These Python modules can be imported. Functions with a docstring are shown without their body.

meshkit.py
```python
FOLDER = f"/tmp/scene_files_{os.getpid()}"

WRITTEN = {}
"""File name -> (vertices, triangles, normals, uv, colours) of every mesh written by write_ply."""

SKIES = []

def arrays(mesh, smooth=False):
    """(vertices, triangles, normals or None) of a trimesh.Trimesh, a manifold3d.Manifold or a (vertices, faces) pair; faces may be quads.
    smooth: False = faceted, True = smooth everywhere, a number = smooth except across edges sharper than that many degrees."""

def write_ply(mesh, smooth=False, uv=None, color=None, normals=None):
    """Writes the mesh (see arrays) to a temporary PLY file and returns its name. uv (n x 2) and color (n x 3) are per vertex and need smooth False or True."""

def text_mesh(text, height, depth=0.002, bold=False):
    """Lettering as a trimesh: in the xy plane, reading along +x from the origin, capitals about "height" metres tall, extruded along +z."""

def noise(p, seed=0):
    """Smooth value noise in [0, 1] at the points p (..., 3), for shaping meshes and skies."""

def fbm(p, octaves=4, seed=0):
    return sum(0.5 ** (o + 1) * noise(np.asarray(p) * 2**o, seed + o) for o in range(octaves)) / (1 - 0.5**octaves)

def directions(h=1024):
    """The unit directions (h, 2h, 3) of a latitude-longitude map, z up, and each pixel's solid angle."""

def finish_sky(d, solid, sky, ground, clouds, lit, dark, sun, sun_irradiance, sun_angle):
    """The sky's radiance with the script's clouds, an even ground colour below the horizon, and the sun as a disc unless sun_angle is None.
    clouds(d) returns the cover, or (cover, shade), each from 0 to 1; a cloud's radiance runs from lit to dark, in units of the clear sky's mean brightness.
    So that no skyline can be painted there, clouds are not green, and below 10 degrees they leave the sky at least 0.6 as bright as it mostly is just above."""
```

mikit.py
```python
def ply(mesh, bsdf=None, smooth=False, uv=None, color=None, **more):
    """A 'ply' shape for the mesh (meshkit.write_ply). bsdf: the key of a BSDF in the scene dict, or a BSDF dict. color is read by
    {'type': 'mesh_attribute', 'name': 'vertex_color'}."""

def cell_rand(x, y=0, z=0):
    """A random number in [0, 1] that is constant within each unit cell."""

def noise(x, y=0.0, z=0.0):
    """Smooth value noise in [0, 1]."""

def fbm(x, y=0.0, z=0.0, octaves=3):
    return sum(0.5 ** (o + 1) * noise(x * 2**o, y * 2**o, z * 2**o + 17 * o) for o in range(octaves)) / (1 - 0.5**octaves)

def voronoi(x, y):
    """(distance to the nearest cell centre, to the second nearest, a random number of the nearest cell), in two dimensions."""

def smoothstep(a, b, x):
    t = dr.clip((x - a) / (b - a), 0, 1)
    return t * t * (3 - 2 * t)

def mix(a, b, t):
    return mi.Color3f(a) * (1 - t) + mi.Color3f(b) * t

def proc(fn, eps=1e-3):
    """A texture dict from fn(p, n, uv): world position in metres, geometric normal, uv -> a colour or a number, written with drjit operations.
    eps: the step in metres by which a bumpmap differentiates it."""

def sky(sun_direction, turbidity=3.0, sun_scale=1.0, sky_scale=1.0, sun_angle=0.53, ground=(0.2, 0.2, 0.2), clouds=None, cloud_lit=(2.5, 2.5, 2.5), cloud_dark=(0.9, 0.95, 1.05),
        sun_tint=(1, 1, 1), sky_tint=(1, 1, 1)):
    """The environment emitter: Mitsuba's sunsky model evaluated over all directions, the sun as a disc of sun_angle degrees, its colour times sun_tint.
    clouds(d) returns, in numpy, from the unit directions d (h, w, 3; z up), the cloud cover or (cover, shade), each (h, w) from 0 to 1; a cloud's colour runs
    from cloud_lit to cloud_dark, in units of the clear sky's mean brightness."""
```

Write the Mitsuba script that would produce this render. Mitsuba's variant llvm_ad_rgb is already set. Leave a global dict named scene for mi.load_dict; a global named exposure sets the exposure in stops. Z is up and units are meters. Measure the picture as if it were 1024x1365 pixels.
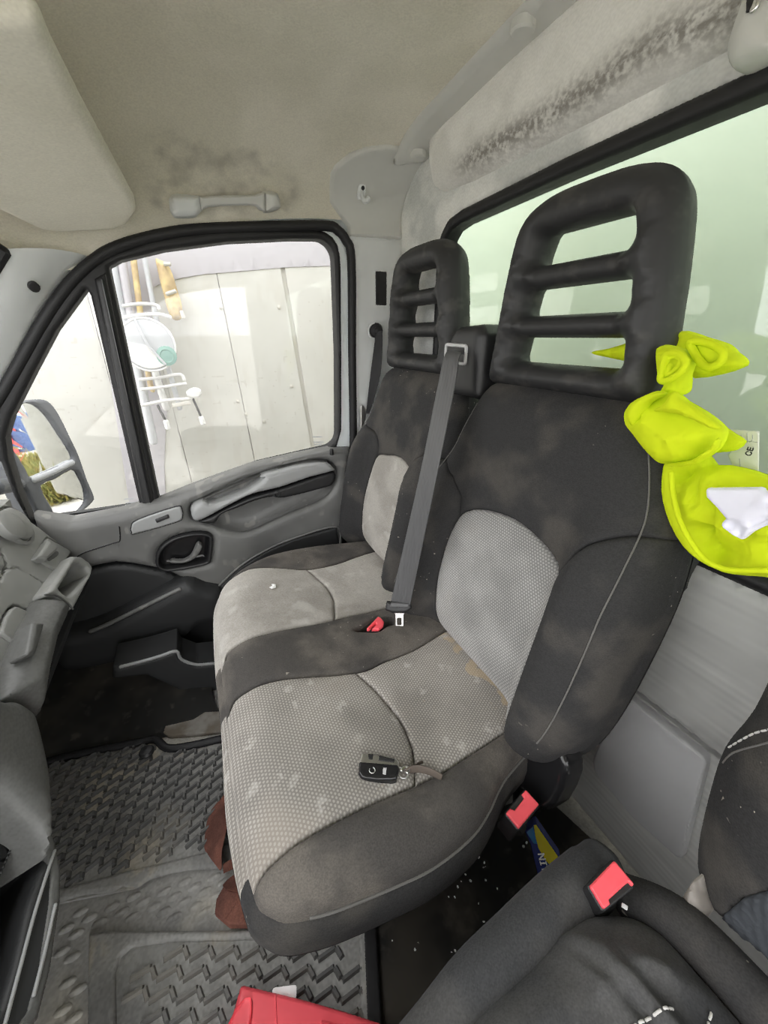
import math, random
import numpy as np, trimesh, shapely
import mitsuba as mi, mikit, meshkit
import drjit as dr
from shapely.geometry import Polygon, LineString, Point, box as sbox
from shapely.ops import unary_union, polygonize
from scipy.spatial import Delaunay
from scipy.interpolate import PchipInterpolator as PI
from mikit import proc, noise, fbm, voronoi, cell_rand, smoothstep, mix
random.seed(4); RNG = np.random.RandomState(4)
T = mi.ScalarTransform4f

# ------------------------------------------------------------------ camera, sky, exposure
scene, labels = {'type': 'scene'}, {}
FWD = np.array([0.3859, 0.8287, -0.4053])
scene['camera'] = {'type': 'perspective', 'fov': 2 * math.degrees(math.atan(512 / 530.0)), 'fov_axis': 'x', 'near_clip': 0.02, 'far_clip': 500.0,
                   'to_world': T().look_at(origin=[0, 0, 1.0], target=[float(FWD[0]), float(FWD[1]), 1.0 + float(FWD[2])], up=[0, 0, 1])}
scene['sky'] = mikit.sky([-0.3, -0.5, 0.8], turbidity=6, sun_scale=0.0, sky_scale=1.0, ground=(0.50, 0.485, 0.45),
                         clouds=lambda d: (np.ones(d.shape[:2]), 0.35 * meshkit.fbm(d * 3.0, 3)), cloud_lit=(1.05, 1.05, 1.04), cloud_dark=(0.8, 0.82, 0.86))
exposure = 4.65

# ------------------------------------------------------------------ frames: a plane with its own axes (u, v, height)
class Fr:
    def __init__(s, O, U, V, N):
        s.O, s.U, s.V, s.N = (np.array(a, float) for a in (O, U, V, N))
        s.flip = np.dot(np.cross(s.U, s.V), s.N) < 0
    def P(s, uv, h=0.0):
        uv = np.atleast_2d(np.asarray(uv, float)); h = np.broadcast_to(np.asarray(h, float), len(uv))
        return s.O + uv[:, :1] * s.U + uv[:, 1:2] * s.V + h[:, None] * s.N
    def at(s, u, v, h=0.0): return s.P([[u, v]], h)[0]
FR = {}
FR['BACK'] = Fr([0.42, 0.0, 0.386], [0.0, 1.0, 0.0], [0.20791, 0.0, 0.97815], [-0.97815, 0.0, 0.20791])
FR['HEAD'] = Fr([0.53, 0.0, 0.913], [0.0, 1.0, 0.0], [0.0, 0.0, 1.0], [-1.0, 0.0, 0.0])
FR['CUSH'] = Fr([0.42, 0.0, 0.386], [0.0, 1.0, 0.0], [-0.99525, 0.0, 0.09731], [0.09731, 0.0, 0.99525])
FR['DOOR'] = Fr([0.0, 1.26, 0.0], [1.0, 0.0, 0.0], [0.0, 0.0, 1.0], [0.0, -1.0, 0.0])
FR['WALL'] = Fr([0.64, 0.0, 0.0], [0.0, 1.0, 0.0], [0.0, 0.0, 1.0], [-1.0, 0.0, 0.0])
FR['FLOOR'] = Fr([0.0, 0.0, 0.0], [1.0, 0.0, 0.0], [0.0, 1.0, 0.0], [0.0, 0.0, 1.0])
FR['DASH'] = Fr([-0.36, 0.0, 0.38], [0.0, 1.0, 0.0], [-0.34894, 0.0, 0.93715], [0.93715, 0.0, 0.34894])
FR['OUT'] = Fr([0.0, 2.6, 0.0], [1.0, 0.0, 0.0], [0.0, 0.0, 1.0], [0.0, -1.0, 0.0])
FR['CONS'] = Fr([-0.3, 0.42, 0.28], [0.0995, 0.99504, 0.0], [-0.64983, 0.06498, 0.7573], [0.75325, -0.08035, 0.65281])
FR['DCUSH'] = Fr([0.42, 0.0, 0.4], [0.0, 1.0, 0.0], [-0.99682, 0.0, 0.07975], [0.07975, 0.0, 0.99682])
FR['DBACK'] = Fr([0.42, 0.0, 0.4], [0.0, 1.0, 0.0], [0.19996, 0.0, 0.9798], [-0.9798, 0.0, 0.19996])
FR['JAC'] = Fr([0.57, 0.0, 0.7], [0.0, 1.0, 0.0], [0.0, 0.0, 1.0], [-1.0, 0.0, 0.0])
FR['VIS'] = Fr([-0.038, 0.634, 1.3], [-0.00426, 0.99285, -0.11931], [-0.98842, -0.02228, -0.15009], [0.15168, -0.11729, -0.98145])
FR['MIR'] = Fr([-0.47897, 1.64, 0.62353], [0.49083, 0.87125, -0.0], [-0.05238, 0.02951, 0.99819], [0.86968, -0.48995, 0.06012])
FR['BKA'] = Fr([0.34463, 0.24361, 0.345], [0.53722, -0.83268, -0.1343], [0.82983, 0.4933, 0.26084], [-0.15095, -0.25158, 0.95599])
FR['BKB'] = Fr([0.33016, 0.10791, 0.44], [0.536, -0.83919, -0.09204], [0.8303, 0.5043, 0.23727], [-0.1527, -0.20359, 0.96707])
FR['BOX'] = Fr([0.46443, 0.26605, 0.1], [0.63324, -0.77396, -0.0], [0.54313, 0.44438, 0.71242], [-0.55138, -0.45113, 0.70176])

# ------------------------------------------------------------------ shape helpers
def curve(pts, n=6, closed=False):
    """Catmull-Rom through the points."""
    p = np.asarray(pts, float); k = len(p); out = []
    for i in range(k if closed else k - 1):
        a, b, c, d = (p[(i + j) % k] if closed else p[min(max(i + j, 0), k - 1)] for j in (-1, 0, 1, 2))
        for t in np.arange(n) / n:
            out.append(0.5 * (2 * b + (c - a) * t + (2 * a - 5 * b + 4 * c - d) * t * t + (3 * b - a - 3 * c + d) * t ** 3))
    if not closed: out.append(p[-1])
    return np.array(out)
def poly(pts, smooth=0, rnd=0.0):
    p = curve(pts, smooth, True) if smooth else pts
    g = Polygon(p).buffer(0)
    if rnd: g = g.buffer(-rnd).buffer(2 * rnd).buffer(-rnd)
    if g.geom_type != 'Polygon': g = max(g.geoms, key=lambda q: q.area)
    return g
def rect(u0, v0, u1, v1, r=0.0):
    g = sbox(min(u0, u1), min(v0, v1), max(u0, u1), max(v0, v1))
    return g.buffer(-r).buffer(r, 6) if r else g
def ring_pts(line, step):
    L = line.length; n = max(int(L / step), 8)
    return np.array([line.interpolate(i * L / n).coords[0] for i in range(n)])
def bpts(line, step):
    c = np.array(line.coords)[:-1]; out = []
    for a, b in zip(c, np.roll(c, -1, 0)):
        m = max(1, int(np.ceil(np.linalg.norm(b - a) / step)))
        out += [a + (b - a) * i / m for i in range(m)]
    return np.array(out)
def mesh2d(g, res, rings=()):
    g = g.simplify(res * 0.04)
    lines = lambda q: [l for p in getattr(q, 'geoms', [q]) if p.geom_type == 'Polygon' and not p.is_empty for l in (p.exterior, *p.interiors)]
    pts = [bpts(l, res * 0.6) for l in lines(g)]
    last = 0
    for d in rings:
        q = g.buffer(-d)
        if q.is_empty: break
        pts += [ring_pts(l, res * 0.6) for l in lines(q) if l.length > 2 * res]; last = d
    fixed = np.vstack(pts)
    x0, y0, x1, y1 = g.bounds
    gx, gy = np.meshgrid(np.arange(x0, x1, res), np.arange(y0, y1, res * 0.866))
    gx = gx + (np.arange(gx.shape[0]) % 2)[:, None] * res / 2
    q = np.stack([gx.ravel(), gy.ravel()], 1)
    if len(q):
        inn = g.buffer(-last - res * 0.45)
        if not inn.is_empty: fixed = np.vstack([fixed, q[shapely.contains_xy(inn, q[:, 0], q[:, 1])]])
    fixed = fixed[np.unique(np.round(fixed, 6), axis=0, return_index=True)[1]]
    tri = Delaunay(fixed).simplices
    c = fixed[tri].mean(1)
    a, b, d = (fixed[tri[:, k]] for k in range(3))
    area = (b[:, 0] - a[:, 0]) * (d[:, 1] - a[:, 1]) - (b[:, 1] - a[:, 1]) * (d[:, 0] - a[:, 0])
    keep = shapely.contains_xy(g, c[:, 0], c[:, 1]) & (np.abs(area) > 1e-10)
    tri = tri[keep]; s = area[keep] < 0
    tri[s] = tri[s][:, ::-1]
    used = np.unique(tri); m = np.full(len(fixed), -1); m[used] = np.arange(len(used))
    V = fixed[used]
    return V, m[tri], shapely.distance(g.boundary, shapely.points(V))
def edges_of(F):
    e = np.vstack([F[:, [0, 1]], F[:, [1, 2]], F[:, [2, 0]]])
    k = e[:, 0].astype(np.int64) * 10 ** 7 + e[:, 1]; kr = e[:, 1].astype(np.int64) * 10 ** 7 + e[:, 0]
    return e[~np.isin(k, kr)]
def fin(fr, V, F):
    F = F[:, ::-1] if fr.flip else F
    return trimesh.Trimesh(V, F, process=False)
def prof(d, r, p=2.2): return (1 - (1 - np.clip(d / r, 0, 1)) ** p) ** (1 / p)
RK = (0.04, 0.13, 0.27, 0.45, 0.7, 1.0)
def puff(fr, g, top=0.0, rise=0.01, r=None, back=-0.02, res=0.012, hf=None, p=2.0, fn=None):
    """Closed body over the outline g: flat top with rounded shoulders, straight sides, flat back."""
    r = r or rise; rise = min(rise, top - back) if top > back else rise
    V, F, D = mesh2d(g, res, [r * k for k in RK])
    h = top - rise * (1 - prof(D, r, p))
    if hf is not None: h = h + hf(V[:, 0], V[:, 1]) * np.clip(D / r, 0, 1)
    E = edges_of(F); n = len(V)
    P3 = np.vstack([fr.P(V, h), fr.P(V, back)])
    if fn is not None: P3 = np.vstack([fn(V, h), fn(V, np.full(n, back))])
    Fs = np.vstack([F, F[:, ::-1] + n, np.stack([E[:, 0], E[:, 0] + n, E[:, 1]], 1), np.stack([E[:, 1], E[:, 0] + n, E[:, 1] + n], 1)])
    return fin(fr, P3, Fs)
def pillow(fr, g, thick, r, mid=0.0, res=0.008, p=2.3, hf=None, thin=0.0):
    """Closed body rounded on both faces."""
    V, F, D = mesh2d(g, res, [r * k for k in RK])
    t = thin / 2 + (thick - thin) / 2 * prof(D, r, p); n = len(V)
    o = hf(V[:, 0], V[:, 1]) if hf is not None else 0.0
    w = np.clip(D / (r * .45), 0, 1)
    E = edges_of(F)
    P3 = np.vstack([fr.P(V, mid + t + o * w), fr.P(V, mid - t + o * w * 0.3)])
    Fs = np.vstack([F, F[:, ::-1] + n, np.stack([E[:, 0], E[:, 0] + n, E[:, 1]], 1), np.stack([E[:, 1], E[:, 0] + n, E[:, 1] + n], 1)])
    return fin(fr, P3, Fs)
def panel(fr, g, hfun, groove=0.006, gr=0.012, puffup=0.0, pr=0.05, res=0.01, depth=0.02):
    """An upholstery panel: follows the body's height hfun(u, v), sinks into the seam around it."""
    V, F, D = mesh2d(g, res, (0.0015, 0.004, 0.008, 0.014))
    h = hfun(V[:, 0], V[:, 1]) - groove * (1 - prof(D, gr)) + puffup * prof(D, pr)
    E = edges_of(F); n = len(V)
    P3 = np.vstack([fr.P(V, h), fr.P(V, h - depth)])
    Fs = np.vstack([F, F[:, ::-1] + n, np.stack([E[:, 0], E[:, 0] + n, E[:, 1]], 1), np.stack([E[:, 1], E[:, 0] + n, E[:, 1] + n], 1)])
    return fin(fr, P3, Fs)
def tube(path, rad, sides=10, closed=False, flat=None):
    """A swept round (or, with flat=(axis, factor), flattened) bar along 3D points with rounded ends."""
    p = np.asarray(path, float); k = len(p); rad = np.broadcast_to(np.asarray(rad, float), k).copy()
    if closed: t = np.roll(p, -1, 0) - np.roll(p, 1, 0)
    else: t = np.gradient(p, axis=0)
    t /= np.linalg.norm(t, axis=1, keepdims=True) + 1e-12
    a = np.cross(t[0], [0, 0, 1.0]) if abs(t[0][2]) < 0.9 else np.cross(t[0], [1.0, 0, 0]); a /= np.linalg.norm(a)
    rows = []
    ang = np.arange(sides) * 2 * np.pi / sides
    for i in range(k):
        a = a - t[i] * (a @ t[i]); a /= np.linalg.norm(a); b = np.cross(t[i], a)
        rows.append(p[i] + rad[i] * (np.cos(ang)[:, None] * a + np.sin(ang)[:, None] * b))
    if not closed:
        rows = [p[0] - t[0] * rad[0] * 0.45 + (rows[0] - p[0]) * 0.55] + rows + [p[-1] + t[-1] * rad[-1] * 0.45 + (rows[-1] - p[-1]) * 0.55]
    return skin(rows, wrap=True, closed=closed)
def skin(rows, wrap=True, closed=False, caps=True):
    R_ = np.array(rows); k, s = R_.shape[:2]; V = R_.reshape(-1, 3); F = []
    for i in range(k if closed else k - 1):
        j = (i + 1) % k
        q = np.arange(s if wrap else s - 1); q1 = (q + 1) % s
        F += [np.stack([i * s + q, j * s + q, j * s + q1], 1), np.stack([i * s + q, j * s + q1, i * s + q1], 1)]
    if wrap and not closed and caps:
        V = np.vstack([V, R_[0].mean(0), R_[-1].mean(0)]); q = np.arange(s); q1 = (q + 1) % s
        F += [np.stack([np.full(s, k * s), q, q1], 1), np.stack([np.full(s, k * s + 1), (k - 1) * s + q1, (k - 1) * s + q], 1)]
    m = trimesh.Trimesh(V, np.vstack(F), process=False)
    if m.volume < 0: m.invert()
    return m
def ribbon(A, B, th=0.0015, n=6, ribs=0, rib=0.0):
    """Webbing between two edges given as 3D polylines."""
    A, B = curve(A, n), curve(B, n)
    t = np.gradient((A + B) / 2, axis=0); N = np.cross(t, B - A); N /= np.linalg.norm(N, axis=1, keepdims=True) + 1e-12
    m = max(ribs * 4, 2); w = np.linspace(0, 1, m + 1)
    hh = (rib * np.cos(w * ribs * 2 * np.pi)) if ribs else np.zeros(m + 1)
    rows = []
    for a, b, nn in zip(A, B, N):
        mid = a[None] * (1 - w[:, None]) + b[None] * w[:, None]
        rows.append(np.vstack([mid + nn * (th / 2 + hh[:, None]), (mid - nn * (th / 2 + hh[:, None]))[::-1]]))
    return skin(rows)
def lathe(fr, u, v, prof_, n=32):
    """Turned shape about the frame's normal at (u, v): prof_ = [(radius, height), ...] from outside in."""
    a = np.arange(n) * 2 * np.pi / n; rows = []
    for rr, h in prof_: rows.append(fr.P(np.stack([u + rr * np.cos(a), v + rr * np.sin(a)], 1), h))
    return skin(rows)
def cat(ms): return trimesh.util.concatenate([m for m in ms])
def rbox(fr, u0, v0, u1, v1, h0, h1, r=0.003, rc=None, res=None):
    return puff(fr, rect(u0, v0, u1, v1, rc if rc is not None else r * 1.2), top=h1, rise=min(r, (h1 - h0) * 0.9), r=r, back=h0, res=res or max(min(abs(u1 - u0), abs(v1 - v0)) / 3, 0.004))
def quad(a, b, c, d, th=0.01):
    a, b, c, d = (np.array(q, float) for q in (a, b, c, d)); n = np.cross(b - a, d - a); n /= np.linalg.norm(n)
    V = np.array([a, b, c, d, a - n * th, b - n * th, c - n * th, d - n * th])
    F = [[0, 1, 2], [0, 2, 3], [4, 6, 5], [4, 7, 6]] + sum([[[i, i + 4, (i + 1) % 4], [(i + 1) % 4, i + 4, (i + 1) % 4 + 4]] for i in range(4)], [])
    return trimesh.Trimesh(V, F, process=False)
def bars(fr, segs, w, h0, h1):
    """Moulded ribs: short bevelled bars along 2D segments, in one mesh."""
    Vs, Fs = [], []
    for i, (a, b) in enumerate(segs):
        a, b = np.array(a), np.array(b); t = (b - a) / np.linalg.norm(b - a); s = np.array([-t[1], t[0]]) * w / 2
        base = np.array([a - s, b - s, b + s, a + s]); tp = np.array([a + t * w * .25 - s * .5, b - t * w * .25 - s * .5, b - t * w * .25 + s * .5, a + t * w * .25 + s * .5])
        Vs.append(np.vstack([fr.P(base, h0), fr.P(tp, h1)]))
        Fs.append(np.array([[4, 5, 6], [4, 6, 7], [0, 1, 5], [0, 5, 4], [1, 2, 6], [1, 6, 5], [2, 3, 7], [2, 7, 6], [3, 0, 4], [3, 4, 7]]) + 8 * i)
    return fin(fr, np.vstack(Vs), np.vstack(Fs))

def add(key, mesh, mat, label=None, cat_=None, group=None, kind=None, smooth=40, **more):
    base, i = key, 0
    while key in scene: i += 1; key = f'{base}_{i:03d}'
    scene[key] = mikit.ply(mesh, mat, smooth=smooth, **more)
    tag(key, label, cat_, group, kind)
    return key
def tag(key, label=None, cat_=None, group=None, kind=None):
    d = {k: v for k, v in dict(label=label, category=cat_, group=group, kind=kind).items() if v}
    if d: labels[key] = d
def st(key, mesh, mat, **k): return add(key, mesh, mat, kind='structure', **k)

# ------------------------------------------------------------------ materials
def rgb(c): return {'type': 'rgb', 'value': list(c)} if not isinstance(c, dict) else c
def mat(name, c, rough=0.7, spec=0.4, bump=None, bs=1.0, **k):
    b = {'type': 'principled', 'base_color': rgb(c), 'roughness': rough, 'specular': spec, **k}
    if bump is not None: b = {'type': 'bumpmap', 'tex': bump, 'scale': bs, 'bsdf': b}
    scene[name] = {'type': 'twosided', 'bsdf': b}
    return name

def fuv(name):
    f = FR[name]; O, U, V = f.O.tolist(), f.U.tolist(), f.V.tolist()
    return lambda p: (sum((p[i] - O[i]) * U[i] for i in range(3)), sum((p[i] - O[i]) * V[i] for i in range(3)))
def c3(*c): return mi.Color3f(*c)
def blot(p, s, lo, hi, o=3, off=0.0): return smoothstep(lo, hi, fbm(p.x * s + off, p.y * s + off * 2, p.z * s, o))

def liner_fn(p, n, uv):
    c = mix(c3(.70, .665, .575), c3(.62, .59, .50), blot(p, 7, .35, .65))
    c = c * (0.93 + 0.14 * noise(p.x * 400, p.y * 400, p.z * 400))
    near = smoothstep(.19, .05, dr.sqrt(dr.square((p.x - .14) * .8) + dr.square((p.z - 1.33) * 1.8) + dr.square((p.y - 1.24) * 1.2)))
    smudge = smoothstep(.40, .72, fbm(p.x * 18, p.y * 18, p.z * 18, 5) + .22 * near - .12) * (.55 + .45 * noise(p.x * 60, p.y * 60, p.z * 60)) * smoothstep(.0, .25, near)
    return mix(c, c3(.20, .185, .16), .5 * smudge)
mat('m_liner', proc(liner_fn), .95, .1)
def pad_fn(p, n, uv):
    c = mix(c3(.78, .77, .735), c3(.68, .67, .635), blot(p, 9, .4, .65))
    c = c * (0.93 + 0.12 * noise(p.x * 350, p.y * 350, p.z * 350))
    line = 1.332 + (fbm(p.y * 6, 3.0, 1.0) - .5) * .025
    rub = dr.exp(-dr.square((p.z - line) / .021)) * (.30 + .70 * smoothstep(.25, .68, fbm(p.y * 150, p.z * 190, p.x * 150, 3))) * smoothstep(1.0, .86, p.y)
    return mix(c, c3(.23, .215, .195), .95 * rub)
mat('m_pad', proc(pad_fn), .95, .1)
def felt_fn(p, n, uv):
    c = mix(c3(.76, .76, .73), c3(.55, .56, .54), blot(p, 11, .42, .74, 4))
    return c * (0.92 + 0.14 * noise(p.x * 300, p.y * 300, p.z * 300))
mat('m_felt', proc(felt_fn), .95, .1)
def lowwall_fn(p, n, uv):
    c = mix(c3(.55, .55, .53), c3(.42, .42, .405), blot(p, 6, .35, .65, 4))
    return c * (0.9 + 0.2 * noise(p.x * 90, p.y * 14, p.z * 160))
mat('m_lowwall', proc(lowwall_fn), .8, .2)
mat('m_visor', proc(lambda p, n, uv: mix(c3(.68, .65, .56), c3(.61, .58, .49), blot(p, 6, .35, .65)) * (0.94 + 0.12 * noise(p.x * 400, p.y * 400, p.z * 400))), .8, .2)
mat('m_trim', (.56, .56, .53), .55, .4)
mat('m_pillar', (.66, .675, .67), .5, .4)
mat('m_panelgrey', (.50, .50, .505), .5, .4)
mat('m_white', (.72, .76, .77), .25, .5)
mat('m_rubber', (.015, .015, .016), .55, .4)
mat('m_black', (.018, .018, .019), .45, .5)
mat('m_blackgloss', (.012, .012, .013), .18, .5)
def dash_fn(p, n, uv):
    c = mix(c3(.28, .283, .273), c3(.23, .233, .223), blot(p, 9, .35, .65))
    return mix(c, c3(.30, .295, .28), .4 * smoothstep(.62, .8, fbm(p.x * 60, p.y * 60, p.z * 60, 4)))
mat('m_dash', proc(dash_fn), .5, .4)
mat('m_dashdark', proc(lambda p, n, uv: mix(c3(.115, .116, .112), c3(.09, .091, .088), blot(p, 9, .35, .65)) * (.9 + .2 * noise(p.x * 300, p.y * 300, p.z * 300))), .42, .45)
def door_fn(p, n, uv):
    c = mix(c3(.17, .17, .165), c3(.13, .13, .127), blot(p, 8, .35, .65))
    return mix(c, c3(.30, .29, .27), .4 * smoothstep(.64, .75, fbm(p.x * 30, p.y * 30, p.z * 18, 3)))
mat('m_door', proc(door_fn), .42, .45)
mat('m_doorsill', (.30, .305, .305), .4, .45)
mat('m_doordark', (.028, .029, .03), .5, .4)
mat('m_headrest', proc(lambda p, n, uv: mix(c3(.026, .026, .027), c3(.075, .07, .064), .45 * smoothstep(.5, .8, fbm(p.x * 30, p.y * 30, p.z * 34, 4)))), .5, .42)
def blackcloth(base, dust, lo, hi, amount):
    def fn(p, n, uv):
        c = mix(c3(*base), c3(*dust), amount * blot(p, 13, lo, hi, 4))
        c = c * (.82 + .36 * noise(p.x * 700, p.y * 700, p.z * 700))
        return mix(c, c3(.42, .38, .33), .6 * smoothstep(.90, .94, noise(p.x * 190, p.y * 190, p.z * 190)) * smoothstep(.55, .7, fbm(p.x * 9, p.y * 9, p.z * 9, 2)))
    return proc(fn)
mat('m_cloth', blackcloth((.036, .0355, .036), (.085, .078, .07), .45, .72, .6), .9, .15, sheen=.35)
mat('m_clothdusty', blackcloth((.062, .058, .055), (.135, .122, .108), .35, .68, .9), .9, .15, sheen=.35)
def knit(name, frame, base, dot, stain):
    to = fuv(frame)
    def dots(p):
        u, v = to(p); r = v / .0047; row = dr.floor(r); k = u / .0056 + .5 * (row - 2 * dr.floor(row / 2))
        a, b = k - dr.floor(k) - .5, r - row - .5
        return smoothstep(.42, .2, dr.sqrt(a * a + b * b * .9))
    def fn(p, n, uv):
        u, v = to(p)
        c = mix(c3(*base), c3(*dot), dots(p))
        c = c * (.84 + .32 * blot(p, 10, .3, .7, 3))
        c = mix(c, c3(.27, .235, .20), .4 * blot(p, 7, .5, .75, 4, 5.0))
        if stain:
            c = mix(c, c3(.48, .37, .23), .55 * smoothstep(.52, .62, fbm(p.x * 34, p.y * 34, 0, 4) + .42 * smoothstep(.04, .0, v) - .30))
            wob = fbm(p.x * 120, p.y * 120, 0, 2) - .5
            d, _, w = voronoi(u * 26 + wob * .5, v * 26 - wob * .5)
            c = mix(c, c3(.62, .60, .57), .30 * smoothstep(.28, .05, d) * smoothstep(.6, .7, w))
        return c
    mat(name, proc(fn), .9, .15)
knit('m_knitseat', 'CUSH', (.215, .20, .185), (.37, .348, .32), True)
knit('m_knitback', 'BACK', (.225, .22, .215), (.38, .372, .362), False)
def plain_fn(p, n, uv):
    c = mix(c3(.36, .342, .315), c3(.275, .258, .236), blot(p, 11, .35, .68, 4)) * (.86 + .28 * noise(p.x * 420, p.y * 420, p.z * 420))
    return mix(c, c3(.55, .54, .51), .35 * blot(p, 26, .6, .78, 3, 9.0))
mat('m_plaincloth', proc(plain_fn), .9, .15)
mat('m_knitdark', (.055, .06, .068), .9, .15)
mat('m_thread', (.55, .54, .52), .8, .2)
mat('m_seamthread', (.13, .125, .12), .8, .2)
mat('m_webbing', (.095, .095, .098), .45, .4)
mat('m_darkweb', (.02, .02, .021), .6, .3)
mat('m_red', (.86, .10, .125), .35, .45)
mat('m_steel', (.62, .61, .58), .3, .5, metallic=1.0)
mat('m_metaldull', proc(lambda p, n, uv: mix(c3(.38, .35, .32), c3(.22, .20, .18), blot(p, 40, .35, .65))), .55, .4)
mat('m_chrome', (.85, .85, .85), .12, .5, metallic=1.0)
def floor_fn(p, n, uv):
    c = mix(c3(.29, .285, .27), c3(.21, .208, .20), blot(p, 9, .35, .65, 4))
    c = mix(c, c3(.46, .43, .36), .65 * blot(p, 7, .50, .72, 4, 3.0))
    return c * (.85 + .3 * noise(p.x * 260, p.y * 260, 0))
mat('m_floor', proc(floor_fn), .6, .35)
def mat_fn(p, n, uv):
    c = mix(c3(.25, .248, .235), c3(.175, .174, .168), blot(p, 10, .35, .65, 4, 1.0))
    c = mix(c, c3(.38, .34, .265), .7 * blot(p, 8, .50, .70, 4, 7.0) * smoothstep(.3, .6, fbm(p.x * 60, p.y * 60, 0, 3)))
    return c * (.85 + .3 * noise(p.x * 260, p.y * 260, 0))
mat('m_mat', proc(mat_fn), .55, .4)
def carpet_fn(p, n, uv):
    c = mix(c3(.022, .022, .021), c3(.055, .05, .042), blot(p, 8, .4, .7, 4))
    return mix(c, c3(.13, .115, .095), .35 * smoothstep(.6, .85, fbm(p.x * 34, p.y * 34, p.z * 34, 4)))
mat('m_carpet', proc(carpet_fn), .9, .15)
mat('m_worn', proc(lambda p, n, uv: mix(c3(.23, .22, .20), c3(.14, .12, .095), blot(p, 26, .4, .65, 4))), .8, .2)
mat('m_tread', proc(lambda p, n, uv: mix(c3(.095, .095, .093), c3(.18, .17, .15), blot(p, 9, .45, .7, 4))), .45, .45)
mat('m_seatdriver', proc(lambda p, n, uv: mix(c3(.048, .049, .052), c3(.075, .074, .074), blot(p, 12, .4, .7, 4)) * (.82 + .36 * noise(p.x * 700, p.y * 700, p.z * 700))), .85, .2, sheen=.5)
mat('m_strap', proc(lambda p, n, uv: mix(c3(.20, .088, .066), c3(.12, .055, .044), blot(p, 22, .35, .65)) * (.8 + .4 * noise(p.x * 500, p.y * 500, p.z * 60))), .85, .15)
mat('m_card', (.75, .75, .74), .6, .3)
mat('m_paper', (.8, .79, .75), .8, .2)
mat('m_leather', (.11, .09, .075), .5, .4)
mat('m_yellow', (.58, .69, .012), .8, .2)
mat('m_reflect', (.72, .72, .80), .45, .5)
mat('m_tagwhite', (.66, .66, .62), .7, .2)
mat('m_ink', (.05, .05, .055), .7, .2)
mat('m_blue', (.03, .16, .36), .4, .4)
mat('m_navy', (.02, .03, .16), .4, .4)
mat('m_boxyellow', (.50, .42, .02), .4, .4)
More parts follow.
